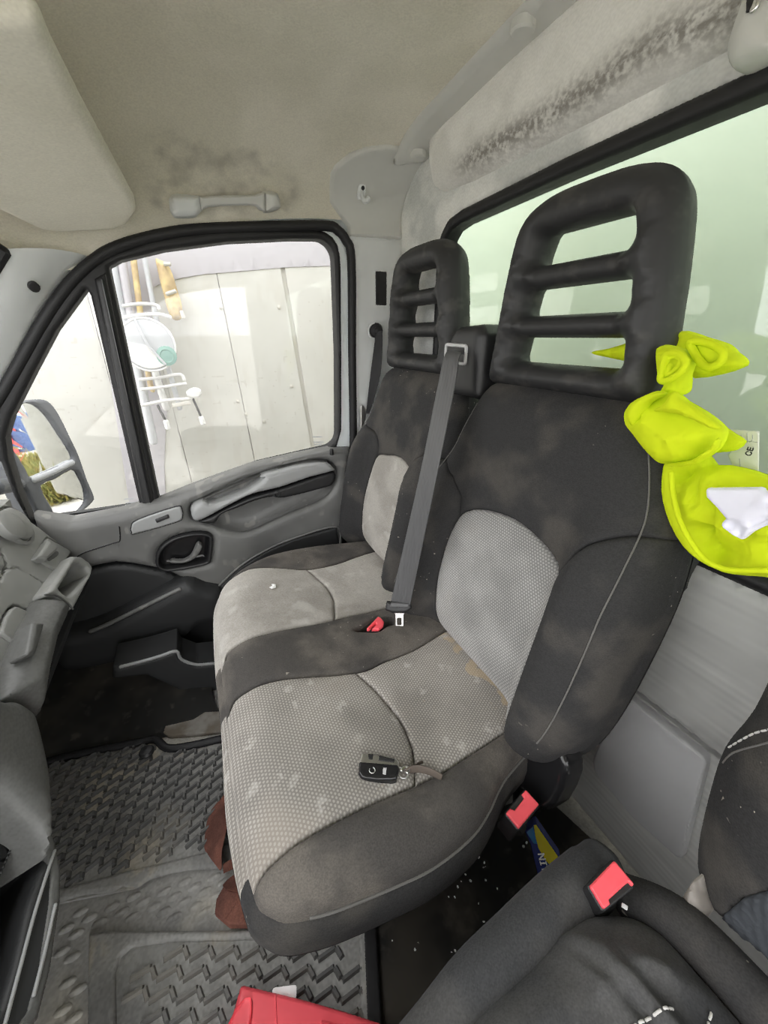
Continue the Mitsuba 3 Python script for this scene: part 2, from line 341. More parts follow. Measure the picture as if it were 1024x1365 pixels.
def trailer_fn(p, n, uv):
    c = mix(c3(.50, .493, .452), c3(.47, .463, .422), blot(p, 2.2, .35, .65, 3))
    c = mix(c, c3(.38, .36, .31), .4 * smoothstep(.88, .94, noise(p.x * 50, p.z * 60, 0)) * smoothstep(.52, .64, fbm(p.x * 3, p.z * 3, 0, 2)))
    return mix(c, c3(.44, .42, .37), .3 * smoothstep(.55, .8, fbm(p.x * 16, p.z * 5, 2.0, 3)))
mat('m_trailer', proc(trailer_fn), .5, .4)
mat('m_joint', (.46, .445, .395), .6, .3)
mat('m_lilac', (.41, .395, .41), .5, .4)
mat('m_mirrorcase', (.10, .105, .115), .45, .45)
scene['m_mirror'] = {'type': 'twosided', 'bsdf': {'type': 'conductor', 'material': 'none', 'specular_reflectance': rgb((.9, .91, .92))}}
scene['m_glass'] = {'type': 'thindielectric', 'int_ior': 1.5}
scene['m_rearglass'] = {'type': 'thindielectric', 'int_ior': 1.5, 'specular_transmittance': rgb((.80, .925, .81))}
mat('m_gravel', proc(lambda p, n, uv: mix(c3(.58, .56, .52), c3(.48, .465, .43), blot(p, 5, .35, .65, 4))), .9, .2)
mat('m_boxwall', proc(lambda p, n, uv: mix(c3(.60, .61, .54), c3(.565, .575, .515), blot(p, 2, .35, .65))), .6, .3)
mat('m_teal', (.20, .33, .29), .4, .4)
mat('m_tan', proc(lambda p, n, uv: mix(c3(.56, .45, .24), c3(.42, .32, .19), blot(p, 18, .35, .65))), .8, .2)
mat('m_palegrey', (.42, .43, .44), .5, .4)
mat('m_rackwhite', (.62, .62, .60), .4, .4)
mat('m_boxred', (.55, .07, .06), .5, .4)
mat('m_boxblue', (.06, .11, .26), .5, .4)
mat('m_grass', proc(lambda p, n, uv: mix(c3(.38, .32, .10), c3(.24, .26, .08), blot(p, 9, .4, .6))), .9, .1)

# ------------------------------------------------------------------ the cab shell
YD = 1.26                                   # inner plane of the passenger door
ZD = PI([-.6, -.18, -.03, .14, .42, .72], [1.09, 1.135, 1.217, 1.257, 1.292, 1.30])
ZR = PI([-.6, -.33, -.1, .1, .72], [1.22, 1.31, 1.41, 1.448, 1.45])
def cove(x, ph, off=0.0):
    x, ph = np.asarray(x, float), np.asarray(ph, float)
    y = YD - .30 * (1 - np.cos(ph)); z = ZD(x) + (ZR(x) - ZD(x)) * np.sin(ph)
    return np.stack([x + 0 * ph, y - np.cos(ph) * off, z - np.sin(ph) * off], -1)
class Cove:                                  # the side of the roof as a frame: u = x, v = angle * 0.3
    flip = False
    N = np.array([0, -1.0, 0])
    def P(s, uv, h=0.0):
        uv = np.atleast_2d(uv); return cove(uv[:, 0], uv[:, 1] / .3, np.broadcast_to(h, len(uv)))
COVE = Cove()
# ceiling: from the passenger's door frame over the roof to the driver's side
xs = np.linspace(-.335, .70, 60); rows = []
for x in xs:
    ph = np.linspace(0, np.pi / 2, 18); a = cove(np.full(18, x), ph)
    if x < -.18:                             # above the front pillar the edge runs inwards to the windscreen
        k = (-.18 - x) / .155; a[:, 1] -= .07 * k * (1 - np.sin(ph)); a[:, 2] += (.035 * k) * (1 - np.sin(ph))
    yy = np.linspace(.94, .355, 14); b = np.stack([np.full(14, x), yy, float(ZR(x)) + .022 * (1 - ((yy - .355) / .605) ** 2)], 1)
    half = np.vstack([a, b]); other = half[:-1][::-1].copy(); other[:, 1] = .71 - other[:, 1]
    rows.append(np.vstack([half, other]))
up = [r + np.array([0, 0, .03]) * np.clip((r[:, 2:3] - 1.1) * 8, 0.3, 1) for r in rows]
top = skin([np.vstack([r, u[::-1]]) for r, u in zip(rows, up)], wrap=True)
st('ceiling', top, 'm_liner', label='grey beige fabric headliner with dark smudges around the grab handle', smooth=30)
outer = [[x, y] for x, y in ((-.34, -.62), (.72, -.62), (.72, 1.36), (-.34, 1.36))]
st('ceiling__roof_skin', puff(Fr([0, 0, 1.50], [1, 0, 0], [0, 1, 0], [0, 0, 1]), poly(outer), top=.03, rise=.02, back=0, res=.1), 'm_white')
st('ceiling__gutter', quad((-.34, 1.36, 1.51), (.72, 1.36, 1.51), (.72, 1.285, 1.30), (-.34, 1.285, 1.15), .01), 'm_white')
# roof rail along the rear wall with two round plugs
RAIL = Fr([0, 0, 0], [1, 0, 0], [0, 1, 0], [0, 0, -1])
def railz(V): return float(ZR(.6)) + .022 * (1 - np.clip((V[:, 1] - .355) / .605, -1, 1) ** 2) - .05 * np.clip((V[:, 1] - .98) / .16, 0, 1) ** 2
g = poly([(.560, 1.145), (.560, -.45), (.665, -.45), (.655, 1.09), (.640, 1.125)])
rail = puff(RAIL, g, top=0, rise=.012, r=.018, back=-.02, res=.03, fn=lambda V, h: np.stack([V[:, 0], V[:, 1], railz(V) - .012 - h], 1))
st('trim_1', rail, 'm_trim', label='grey plastic rail along the back edge of the roof with round plugs')
for (x, y) in ((.577, .715), (.605, 1.100)):
    zz = railz(np.array([[x, y]]))[0] - .012
    st('trim_1__plug', lathe(Fr([x, y, zz], [1, 0, 0], [0, 1, 0], [0, 0, -1]), 0, 0, [(.0195, -.004), (.0195, .007), (.0165, .0105), (.008, .0115), (.0005, .012)]), 'm_trim')

# rear wall: felt-covered sheet with the window opening
WALL = FR['WALL']
hole = poly([(1.018, .70), (1.024, .76), (1.024, 1.17), (1.012, 1.225), (.985, 1.247), (.94, 1.254), (.64, 1.262), (.36, 1.262), (.0, 1.258), (-.40, 1.25), (-.45, 1.20), (-.45, .74), (-.40, .70)], 0, .015)
wall = rect(-.62, .675, 1.30, 1.52).difference(hole.buffer(.012))
st('wall_rear', puff(WALL, wall, top=0, rise=.006, r=.012, back=-.03, res=.04), 'm_felt', label='grey felt covered rear wall of the cab around the long window')
padg = poly([(1.085, 1.445), (1.085, 1.40), (1.062, 1.338), (1.02, 1.318), (.9, 1.310), (.6, 1.306), (.3, 1.306), (-.5, 1.306), (-.5, 1.475), (.4, 1.475), (.8, 1.468)], 0, .012)
st('wall_rear__padding', puff(WALL, padg, top=.032, rise=.030, r=.05, back=-.005, res=.02, p=1.8), 'm_pad', label='raised pale felt padding with a dark rub mark along it')
seal = hole.buffer(.012).difference(hole.buffer(-.014))
st('wall_rear__window_seal', puff(WALL, seal, top=.012, rise=.011, r=.013, back=-.03, res=.012), 'm_rubber', label='black rubber window seal')
st('window_3', quad(*[WALL.at(u, v, -.018) for u, v in ((-.46, .69), (1.03, .69), (1.03, 1.268), (-.46, 1.268))], th=.0001), 'm_rearglass', label='greenish window pane in the rear wall', smooth=False)
low = poly([(-.62, .69), (1.285, .69), (1.285, .415), (-.62, .415)])
st('wall_rear__lower_lining', puff(WALL, low, top=.012, rise=.010, r=.02, back=-.03, res=.05), 'm_lowwall', label='scuffed grey lining under the rear window')
st('wall_rear__groove', quad(*[WALL.at(u, v, -.03) for u, v in ((-.62, .38), (1.285, .38), (1.285, .43), (-.62, .43))], th=.01), 'm_lowwall')
st('wall_rear__ledge', puff(WALL, rect(-.62, .02, 1.285, .402), top=.004, rise=.006, r=.01, back=-.04, res=.06), 'm_lowwall')
pan = poly([(0.3034, 0.3994), (0.1574, 0.4019), (0.1302, 0.174), (0.2157, 0.1584), (0.303, 0.1709), (0.3122, 0.1942)], 0, .012)
st('wall_rear__access_panel', puff(WALL, pan, top=.018, rise=.004, r=.005, back=0, res=.014), 'm_panelgrey', label='smooth light grey panel low on the rear wall')
# floor
st('floor', quad((-.9, -.62, 0), (.66, -.62, 0), (.66, 1.30, 0), (-.9, 1.30, 0), .03), 'm_floor', label='dirty grey moulded rubber cab floor')
st('wall_front', quad((-.62, -.62, -.01), (-.62, 1.30, -.01), (-1.0, 1.30, .75), (-1.0, -.62, .75), .02), 'm_carpet', label='black lined bulkhead at the front of the footwell')
st('wall_side', quad((-1.0, 1.275, -.03), (.70, 1.275, -.03), (.70, 1.275, .55), (-1.0, 1.275, .55), .02), 'm_doordark', label='dark side of the footwell below the door')
st('wall_driver', quad((.44, -.60, -.03), (.44, -.60, 1.5), (.70, -.60, 1.5), (.70, -.60, -.03), .03), 'm_pillar', label='grey pillar behind the driver')

# pillar trims
DOOR = FR['DOOR']
tr = [(.4735, -.10), (.4221, .23), (.4137, .5803), (.419, .6665), (.4468, .8244), (.4837, .9263), (.5311, .9905), (.5919, 1.01), (.6324, 1.0253), (.6484, 1.03), (.6484, .80), (.644, .5), (.642, .3), (.64, -.26), (.472, -.26)]
tg = poly([(x, ph * .3) for x, ph in tr], 0, .006)
st('trim_2', puff(COVE, tg, top=.010, rise=.008, r=.010, back=-.004, res=.016), 'm_trim', label='grey plastic upper pillar cover with a coat hook on it')
st('trim_2__screw_recess', lathe(Fr(cove(.590, .86, .010), [1, 0, 0], [0, -math.sin(.86), math.cos(.86)], [0, -math.cos(.86), -math.sin(.86)]), 0, 0, [(.008, -.002), (.008, .0015), (.0055, .0018), (.005, -.001), (.0003, -.001)]), 'm_trim')
st('trim_3', puff(DOOR, poly([(.470, .10), (.470, 1.262), (.642, 1.262), (.642, .10)], 0, .004), top=.012, rise=.008, r=.012, back=-.02, res=.04), 'm_pillar', label='pale plastic lower pillar cover behind the passenger door')
st('trim_3__belt_slot', rbox(DOOR, .553, 1.085, .590, 1.175, .011, .0135, .002), 'm_black', label='dark belt height adjuster slot')
# front pillar trim: from the door seal round to the windscreen
PX = PI([0, .1, .2, .32, .44, .56, 1], [-.160, -.2114, -.2523, -.2996, -.3518, -.4066, -.62]); PZ = PI([0, .1, .2, .32, .44, .56, 1], [1.166, 1.128, 1.0854, 1.0254, .955, .887, .64])
rows = []
for s in np.linspace(0, 1, 24):
    xa, za = float(PX(s)), float(PZ(s))              # along the door seal
    xw, zw, yw = -.292 - .45 * s, 1.158 - .52 * s, 1.17 + .05 * s
    a, b = np.array([xa, 1.258, za]), np.array([xw, yw, zw]); m = (a + b) / 2 + np.array([.02, -.028, .012])
    t = np.linspace(0, 1, 9)[:, None]
    rows.append((1 - t) ** 2 * a + 2 * t * (1 - t) * m + t ** 2 * b)
pil = skin([np.vstack([r, (r + [-.03, .03, -.01])[::-1]]) for r in rows])
st('trim_4', pil, 'm_pillar', label='pale plastic windscreen pillar cover with a small black plug')
st('trim_4__windscreen_seal', tube(curve([r[-1] + [-.004, .004, 0] for r in rows], 3), .016, 8), 'm_rubber')
PLG = Fr((-0.2712, 1.21, 1.097), [.80, .55, -.2], [.38, -.27, .88], [.45, -.80, -.40])
st('trim_4__plug', lathe(PLG, 0, 0, [(.0105, -.03), (.0105, .004), (.009, .005), (.0005, .005)], 20), 'm_black', label='black round plug')

# ------------------------------------------------------------------ the two-seat passenger bench
CUSH, BACK, HEAD = FR['CUSH'], FR['BACK'], FR['HEAD']
tag('passenger_bench', 'two seat bench in black and dotted grey cloth with slatted headrests beside the door', 'bench seat')
B = 'passenger_bench__'
near_edge = [(0.3132, -0.0243), (0.2848, 0.0719), (0.2534, 0.1325), (0.2371, 0.1761), (0.2281, 0.2385), (0.2293, 0.2888), (0.2357, 0.3643), (0.243, 0.4039), (0.2501, 0.4262), (0.2608, 0.4398), (0.2741, 0.4512), (0.2955, 0.456)]
cout = poly(list(curve(near_edge + [(.34, .462), (.42, .466), (.56, .461), (.70, .461), (.83, .457), (.92, .448), (.972, .424), (1.03, .375), (1.085, .28), (1.105, .16), (1.10, 0)], 5)) + [(1.10, -.07), (.318, -.07)])
rimline = LineString(curve(near_edge + [(.34, .462), (.42, .466), (.56, .461), (.70, .461), (.83, .457), (.92, .448), (.972, .424), (1.03, .375), (1.085, .28), (1.105, .16), (1.10, 0), (1.10, -.07)], 5))
def hC(u, v):
    d = shapely.distance(rimline, shapely.points(np.stack([u, v], 1)))
    h = -.034 * (1 - prof(d, .07, 2.0))
    h = h - .010 * np.exp(-((u - .44) / .09) ** 2 - ((v - .12) / .12) ** 2) - .010 * np.exp(-((u - .83) / .09) ** 2 - ((v - .12) / .12) ** 2)
    h = h + .010 * np.exp(-((v - .36) / .10) ** 2) * np.clip(d / .05, 0, 1) + .008 * np.exp(-((u - .635) / .06) ** 2)
    return h + .003 * (meshkit.fbm(np.stack([u * 14, v * 14, 0 * u], 1), 3) - .5)
LN = LineString([(0.262, 0.5), (0.289, 0.4562), (0.2958, 0.4372), (0.302, 0.3797), (0.3075, 0.3048), (0.3102, 0.2494), (0.3138, 0.1755), (0.3349, 0.0485), (0.3446, -0.0242), (0.353, -0.1)])
LL = LineString(curve([(0.532, 0.5), (0.5457, 0.4602), (0.5612, 0.447), (0.5639, 0.4194), (0.5609, 0.3625), (0.5407, 0.2275), (0.553, 0.1593), (0.5615, 0.0865), (0.587, -0.004), (0.598, -0.1)], 4))
LU = LineString(curve([(0.645, 0.5), (0.6633, 0.4565), (0.6862, 0.4445), (0.691, 0.4091), (0.6954, 0.3342), (0.7003, 0.2525), (0.711, 0.1791), (0.717, 0.05), (0.718, -0.1)], 4))
LF = LineString(curve([(.945, .52), (.968, .43), (.978, .37), (.962, .28), (.945, .22), (.955, .13), (.985, .03), (1.01, -.10)], 4))
SN = LineString(curve([(.575, .245), (.535, .2265), (.482, .2055), (.421, .194), (.374, .199), (.3456, .209), (.300, .233)], 4))
SF = LineString(curve([(.98, .228), (.9345, .214), (.8527, .1885), (.80, .189), (.7695, .196), (.71, .215), (.67, .235)], 4))
cells = list(polygonize(unary_union([cout.exterior, LN, LL, LU, LF, SN.intersection(cout), SF.intersection(cout)])))
cells = [c for c in polygonize(unary_union([cout.exterior, LN, LL, LU, LF])) if c.area > 2e-4 and cout.contains(c.representative_point())]
pk = poly([(0.6489, 0.1887), (0.6631, 0.1586), (0.6811, 0.1175), (0.6797, 0.0944), (0.6698, 0.0831), (0.6441, 0.0959), (0.6418, 0.1177), (0.6315, 0.1425), (0.6395, 0.1684)], 4)
for c in sorted(cells, key=lambda q: q.centroid.x):
    u = c.centroid.x
    if .30 < u < .56 or .70 < u < .96:
        cut = SN if u < .6 else SF
        for q in polygonize(unary_union([c.exterior, cut])):
            if q.area < 3e-4 or not c.contains(q.representative_point()): continue
            front = q.centroid.y > .2
            add(B + 'seat_insert', panel(CUSH, q, hC, .006, .012, .006 if front else .004, .05, .010), 'm_knitseat' if u < .6 else 'm_plaincloth',
                label=('dotted grey' if u < .6 else 'plain grey') + (' front' if front else ' rear') + ' cushion insert', smooth=True)
    else:
        add(B + 'cushion_band', panel(CUSH, c.difference(pk), hC, .006, .012, .006, .04, .010), 'm_clothdusty', smooth=True)
# side of the cushion under the piping
rl = np.array(rimline.coords); rl = np.array([rimline.interpolate(t).coords[0] for t in np.linspace(0, rimline.length, 160)])
tn = np.gradient(rl, axis=0); nn = np.stack([-tn[:, 1], tn[:, 0]], 1); nn /= np.linalg.norm(nn, axis=1, keepdims=True)
for _ in range(6): nn = np.vstack([nn[:1], (nn[:-2] + nn[1:-1] + nn[2:]) / 3, nn[-1:]]); nn /= np.linalg.norm(nn, axis=1, keepdims=True)
if not Point(*(rl[80] + nn[80] * .02)).within(cout): pass
else: nn = -nn
prof_side = [(-.02, -.030), (-.003, -.0355), (.004, -.042), (.010, -.058), (.011, -.078), (.004, -.100), (-.015, -.122), (-.05, -.135), (-.12, -.138)]
rows = [CUSH.P(rl + nn * o, h) for o, h in prof_side]
front_ = rl[:, 1] > .40
kinds = np.where(front_ & (rl[:, 0] > .30) & (rl[:, 0] < .555), 1, np.where(front_ & (rl[:, 0] > .672) & (rl[:, 0] < .965), 2, np.where(front_ & (rl[:, 0] >= .555) & (rl[:, 0] <= .672), 3, 0)))
i0 = 0
for i in range(1, len(rl) + 1):
    if i == len(rl) or kinds[i] != kinds[i0]:
        j = min(i, len(rl) - 1)
        add(B + 'cushion_side', skin([r[i0:j + 1] for r in rows], wrap=False), ('m_cloth', 'm_knitseat', 'm_plaincloth', 'm_clothdusty')[kinds[i0]], smooth=True)
        i0 = j if i < len(rl) else i
nearpart = rl[(~front_) & (rl[:, 0] < .4)]
add(B + 'cushion_piping', tube(CUSH.P(nearpart, -.0345), .0020, 6), 'm_seamthread', smooth=True)
add(B + 'seat_pan', puff(CUSH, cout.buffer(-.05), top=-.06, rise=.01, back=-.15, res=.06), 'm_black')

# recessed buckle slot in the middle band: dark pocket with a red-topped buckle in it
add(B + 'buckle_pocket', cat([puff(CUSH, pk.buffer(.012).difference(pk.buffer(-.0005)), top=.004, rise=.003, back=-.055, res=.01), puff(CUSH, pk.buffer(.004), top=-.05, rise=.001, back=-.055, res=.02)]), 'm_clothdusty', label='open recess for a belt buckle')

# backrests
H = [(.0, .558), (.15, .556), (.187, .538), (.208, .50), (.236, .43), (.254, .34), (.260, .26), (.258, .12), (.247, .03), (.222, -.025), (.175, -.045), (.13, -.032), (.105, -.012), (0, -.012)]
def backrest(uc, k, seat):
    pts = [(uc + x * k, y) for x, y in H] + [(uc - x * k, y) for x, y in H[::-1][1:-1]]
    out = poly(pts, 4)
    edge = out.exterior
    def hB(u, v):
        d = shapely.distance(edge, shapely.points(np.stack([u, v], 1)))
        h = .012 - .075 * (1 - prof(d, .075, 2.0))
        a = np.abs(u - uc) / k
        wing = np.clip((a - .125) / .05, 0, 1); wing = wing * wing * (3 - 2 * wing)
        fall = np.clip((.42 - v) / .16, 0, 1); fall = fall * fall * (3 - 2 * fall)
        return h + .040 * wing * fall + .008 * np.exp(-((v - .12) / .10) ** 2) * (1 - wing)
    # side and back shell
    V = np.array([edge.interpolate(t).coords[0] for t in np.linspace(0, edge.length, 200)[:-1]])
    tn = np.roll(V, -1, 0) - np.roll(V, 1, 0); nn = np.stack([-tn[:, 1], tn[:, 0]], 1); nn /= np.linalg.norm(nn, axis=1, keepdims=True)
    if Point(*(V[30] + nn[30] * .01)).within(out): nn = -nn
    rows = [BACK.P(V + nn * o, h) for o, h in [(-.03, -.050), (0, -.056), (.004, -.066), (.002, -.080), (-.02, -.098), (-.08, -.104)]]
    body = cat([skin(rows, wrap=True, caps=False), puff(BACK, out.buffer(-.03), top=-.03, rise=.01, back=-.104, res=.06)])
    add(B + 'backrest_shell', body, 'm_cloth', smooth=45)
    if seat == 0:
        arch = poly([(0.33, -0.03), (0.59, -0.03), (0.6114, 0.0428), (0.628, 0.1093), (0.6335, 0.2069)] + [(.600, .296), (.5374, .3165), (.478, .3235), (.4251, .3165), (.3812, .3015), (.352, .277), (.3435, .2419), (.3405, .1692), (.3376, .0835)])
        arch = poly(curve([(.335, -.04), (.345, -.045), (.58, -.045), (.592, -.035), (.612, .0428), (.628, .1093), (.6325, .2069), (.622, .268), (.592, .297), (.5374, .3155), (.478, .3225), (.4251, .3155), (.3812, .3005), (.352, .277), (.3435, .2419), (.3405, .1692), (.3376, .0835)], 3, True))
        bol = [LineString([(.622, .268), (.632, .310), (.66, .345), (.70, .362), (.80, .368)]), LineString(curve([(.352, .277), (.338, .318), (.324, .347), (.300, .369), (.274, .383), (.2, .395)], 3))]
        gm = 'm_knitback'
    else:
        arch = poly(curve([(1.02, -.04), (.86, -.045), (.835, -.035), (.828, .05), (.82, .17), (.824, .25), (.845, .297), (.9158, .320), (1.00, .306), (1.058, .282), (1.074, .1753), (1.058, .0706)], 3, True))
        bol = [LineString(curve([(1.058, .282), (1.052, .310), (1.085, .345), (1.15, .362), (1.3, .37)], 3)), LineString([(.845, .297), (.82, .335), (.79, .36), (.6, .37)])]
        gm = 'm_plaincloth'
    lower = LineString([(uc - .5, -.2), (uc, -.2)])
    rest = out.difference(arch)
    cells = [c for c in polygonize(unary_union([out.exterior, arch.exterior] + bol)) if c.area > 5e-4 and out.contains(c.representative_point())]
    for c in sorted(cells, key=lambda q: -q.centroid.y):
        rp = c.representative_point()
        if arch.contains(rp): add(B + 'back_insert', panel(BACK, c, hB, .005, .010, .006, .06, .010), gm, label='grey arched backrest insert', smooth=True)
        elif c.centroid.y > .34: add(B + 'upper_back', panel(BACK, c, hB, .005, .010, .003, .05, .011, .04), 'm_cloth', smooth=True)
        else: add(B + 'side_bolster', panel(BACK, c, hB, .005, .010, .008, .05, .011, .05), 'm_cloth', smooth=True)
    inner = out.buffer(-.026)
    pp = np.array([inner.exterior.interpolate(t).coords[0] for t in np.linspace(0, inner.exterior.length, 240)])
    keep = (np.abs(pp[:, 0] - uc) > .165) & (pp[:, 1] < .50) & (pp[:, 1] > .03)
    for sgn in (1, -1):
        q = pp[keep & (np.sign(pp[:, 0] - uc) == sgn)]
        if len(q) > 5:
            q = q[np.argsort(q[:, 1])]
            add(B + 'back_piping', tube(BACK.P(q, hB(q[:, 0], q[:, 1]) + .0030 + .0050 * np.clip((.40 - q[:, 1]) / .05, 0, 1)), .0014, 5), 'm_seamthread', smooth=True)
backrest(.497, 1.0, 0)
backrest(.972, .95, 1)
# slatted headrests
hh = [(0, .2895), (.055, .288), (.095, .279), (.122, .260), (.137, .230), (.150, .165), (.160, .09), (.170, .02), (.166, .002), (.150, -.002), (0, -.002)]
hp = poly(curve([(x, y) for x, y in hh] + [(-x, y) for x, y in hh[::-1][1:-1]], 4, True))
for v0, v1, a0, a1 in ((.193, .234, .092, .078), (.118, .158, .104, .094), (.043, .084, .112, .105)):
    hp = hp.difference(poly([(-a0, v0), (a0, v0), (a1, v1), (-a1, v1)]).buffer(-.012).buffer(.012, 6))
hm = pillow(HEAD, hp, .090, .040, mid=-.042, res=.0055, p=2.0)
trimesh.smoothing.filter_taubin(hm, lamb=.5, nu=.52, iterations=8)
def squash(m, uc):
    m = m.copy(); V = m.vertices
    V[:, 1] += uc; return m
for uc in (.507, .977):
    add(B + 'headrest', squash(hm, uc), 'm_headrest', label='black slatted headrest with three openings', smooth=True)
# belt housing between the headrests
hs = poly([(.682, -.035), (.79, -.035), (.812, .045), (.80, .085), (.775, .104), (.70, .108), (.682, .09)], 0, .012)
add(B + 'belt_housing', puff(HEAD, hs, top=.004, rise=.020, r=.022, back=-.06, res=.008), 'm_black', label='black belt housing')
mouth = poly([(.728, .035), (.800, .035), (.800, .068), (.728, .066)], 0, .004)
k_ = add(B + 'belt_housing__mouth', cat([puff(HEAD, mouth.buffer(.005).difference(mouth.buffer(-.002)), top=.009, rise=.003, back=-.005, res=.004)]), 'm_panelgrey', label='grey frame of the belt slot')
add(B + 'belt_housing__slot', puff(HEAD, mouth.buffer(-.001), top=.005, rise=.001, back=-.005, res=.008), 'm_black')
# base frame under the bench
for x in (.06, .36):
    for y in (.40, .98):
        add(B + 'base_leg', rbox(Fr([0, 0, 0], [1, 0, 0], [0, 1, 0], [0, 0, 1]), x, y - .02, x + .035, y + .02, 0, .30, .004), 'm_black')
for y in (.40, .98): add(B + 'base_rail', tube([(.02, y, .27), (.42, y, .27)], .018, 8), 'm_black')

# middle seat belt: webbing from the housing down to the tongue lying on the cushion
tag('middle_seat_belt', 'dark grey seat belt hanging over the bench between the two backrests', 'seat belt')
A_ = [(0.4872, 0.7441, 0.9665), (0.4528, 0.7151, 0.9012), (0.3909, 0.6694, 0.7302), (0.3257, 0.6628, 0.4505)]
B_ = [(0.4868, 0.6942, 0.9648), (0.4541, 0.6573, 0.9073), (0.3947, 0.6118, 0.7479), (0.3587, 0.6337, 0.4473)]
add('middle_seat_belt__webbing', ribbon([np.array(HEAD.at(.775, .052, -.004)).tolist()] + A_, [np.array(HEAD.at(.742, .052, -.004)).tolist()] + B_, .0014, 10, 6, .0004), 'm_webbing', smooth=True)
TG = Fr((0.3374, 0.6458, 0.4443), *[[0.9065, -0.4222, 0], [0.1711, 0.3674, 0.9142], [-0.3859, -0.8287, 0.4053]])
s_ = 0.0002
def tg(x, y): return ((x - 525) * s_, (360 - y) * s_)
plate = poly([tg(*q) for q in ((392, 296), (660, 318), (672, 370), (600, 420), (455, 422), (376, 392), (382, 330))], 0, .002)
add('middle_seat_belt__tongue_grip', puff(TG, plate, top=.006, rise=.005, r=.006, back=-.006, res=.004), 'm_black', label='black plastic tongue grip')
ton = poly([tg(*q) for q in ((470, 425), (595, 425), (580, 440), (578, 580), (560, 592), (500, 592), (488, 578), (485, 440))], 0, .0006).difference(poly([tg(*q) for q in ((506, 482), (553, 482), (553, 558), (506, 558))], 0, .0006))
add('middle_seat_belt__tongue', puff(TG, ton, top=.0015, rise=.001, back=-.001, res=.003), 'm_steel', label='steel tongue')
add('middle_seat_belt__fold', puff(TG, poly([tg(*q) for q in ((440, 300), (640, 315), (625, 355), (420, 350))], 0, .001), top=.0085, rise=.002, back=.002, res=.006), 'm_webbing')

# ------------------------------------------------------------------ passenger door with its two windows
seal_path = [(-0.435, 1.248, 0.8385), (-0.3959, 1.248, 0.8856), (-0.3427, 1.248, 0.9531), (-0.2921, 1.248, 1.0181), (-0.2443, 1.248, 1.0745), (-0.2016, 1.248, 1.1183), (-0.1583, 1.248, 1.1532), (-0.1102, 1.248, 1.1828), (-0.0309, 1.248, 1.2116), (0.067, 1.248, 1.2347), (0.2215, 1.248, 1.2543), (0.4037, 1.248, 1.2728), (0.4397, 1.248, 1.2657), (0.463, 1.248, 1.2449), (0.478, 1.248, 1.1956), (0.4715, 1.248, 0.9412), (0.4667, 1.248, 0.6865), (0.462, 1.248, 0.6272)]
st('door_1', puff(DOOR, poly([(-0.5037, 0.572), (-0.4902, 0.5148), (-0.3813, 0.4744), (-0.259, 0.4813), (-0.1997, 0.491), (-0.1503, 0.5107), (-0.0696, 0.5401), (0.0197, 0.5671), (0.1357, 0.5969), (0.2817, 0.6151), (0.3933, 0.6271), (0.4664, 0.6236), (0.4633, 0.5308), (0.4113, 0.2534), (0.4391, -0.1725), (-0.054, -0.0584), (-0.5183, 0.1845), (-0.4732, 0.4058)]), top=.004, rise=.003, back=-.03, res=.05), 'm_doordark', label='grey passenger door with black window frame and two windows')
st('door_1__seal', tube(curve(seal_path, 5), .0125, 10), 'm_rubber', label='black rubber door seal', smooth=True)
fo = poly([(-0.4697, 0.8183), (-0.4136, 0.8664), (0.121, 1.2043), (0.1264, 1.238), (0.2229, 1.251), (0.405, 1.2683), (0.437, 1.2607), (0.4604, 1.2396), (0.4744, 1.1932), (0.4673, 0.9408), (0.4617, 0.6844), (0.4576, 0.6086), (0.3839, 0.6019), (0.2274, 0.5657), (0.3423, 0.7523), (0.3967, 1.2065)])
wo = poly([(-0.4697, 0.8183), (-0.4271, 0.8672), (-0.3646, 0.9367), (-0.2995, 1.0119), (-0.2484, 1.0691), (-0.2022, 1.1135), (-0.1539, 1.155), (-0.1004, 1.1794), (-0.0358, 1.2065), (0.0667, 1.2315), (0.1271, 1.2428), (0.2382, 1.2523), (0.3792, 1.2618), (0.4045, 1.2597), (0.4255, 1.2501), (0.4399, 1.2309), (0.4454, 1.2061), (0.446, 1.173), (0.4375, 0.9413), (0.4268, 0.7131), (0.4054, 0.6543), (0.3911, 0.6352), (0.1373, 0.6091), (-0.0013, 0.5704), (-0.1499, 0.5131), (-0.1986, 0.4957), (-0.3686, 0.4763), (-0.442, 0.5156), (-0.4569, 0.6264), (-0.4553, 0.7158), (-0.4785, 0.7469)])
gm_ = poly([(-0.126, 1.1477), (-0.1, 1.1614), (-0.001, 1.1893), (0.1463, 1.2174), (0.3152, 1.2371), (0.4274, 1.245), (0.4286, 1.1849), (0.4252, 0.9416), (0.4113, 0.6665), (0.1452, 0.6351), (-0.0134, 0.5869), (-0.1418, 0.5335)])
gm_ = gm_.buffer(-.006).buffer(.006, 8).intersection(gm_.buffer(-.045).buffer(.045, 12).union(poly([(-.3, .4), (.25, .4), (.25, 1.4), (-.3, 1.4)])))
gq = poly([(-0.1808, 1.1006), (-0.1768, 1.0868), (-0.1931, 0.5213), (-0.3217, 0.5087), (-0.3754, 0.4966), (-0.4436, 0.5383), (-0.4453, 0.6348), (-0.4395, 0.7196), (-0.4287, 0.775), (-0.4031, 0.8218), (-0.3288, 0.924), (-0.2643, 1.0105)], 0, .003)
st('door_1__frame', puff(DOOR, fo.difference(wo.buffer(-.004)), top=.006, rise=.004, r=.006, back=-.03, res=.02), 'm_white', label='white painted door frame')
st('door_1__window_surround', puff(DOOR, wo.difference(gm_).difference(gq), top=.016, rise=.010, r=.014, back=-.03, res=.014), 'm_rubber', label='black rubber window surround')
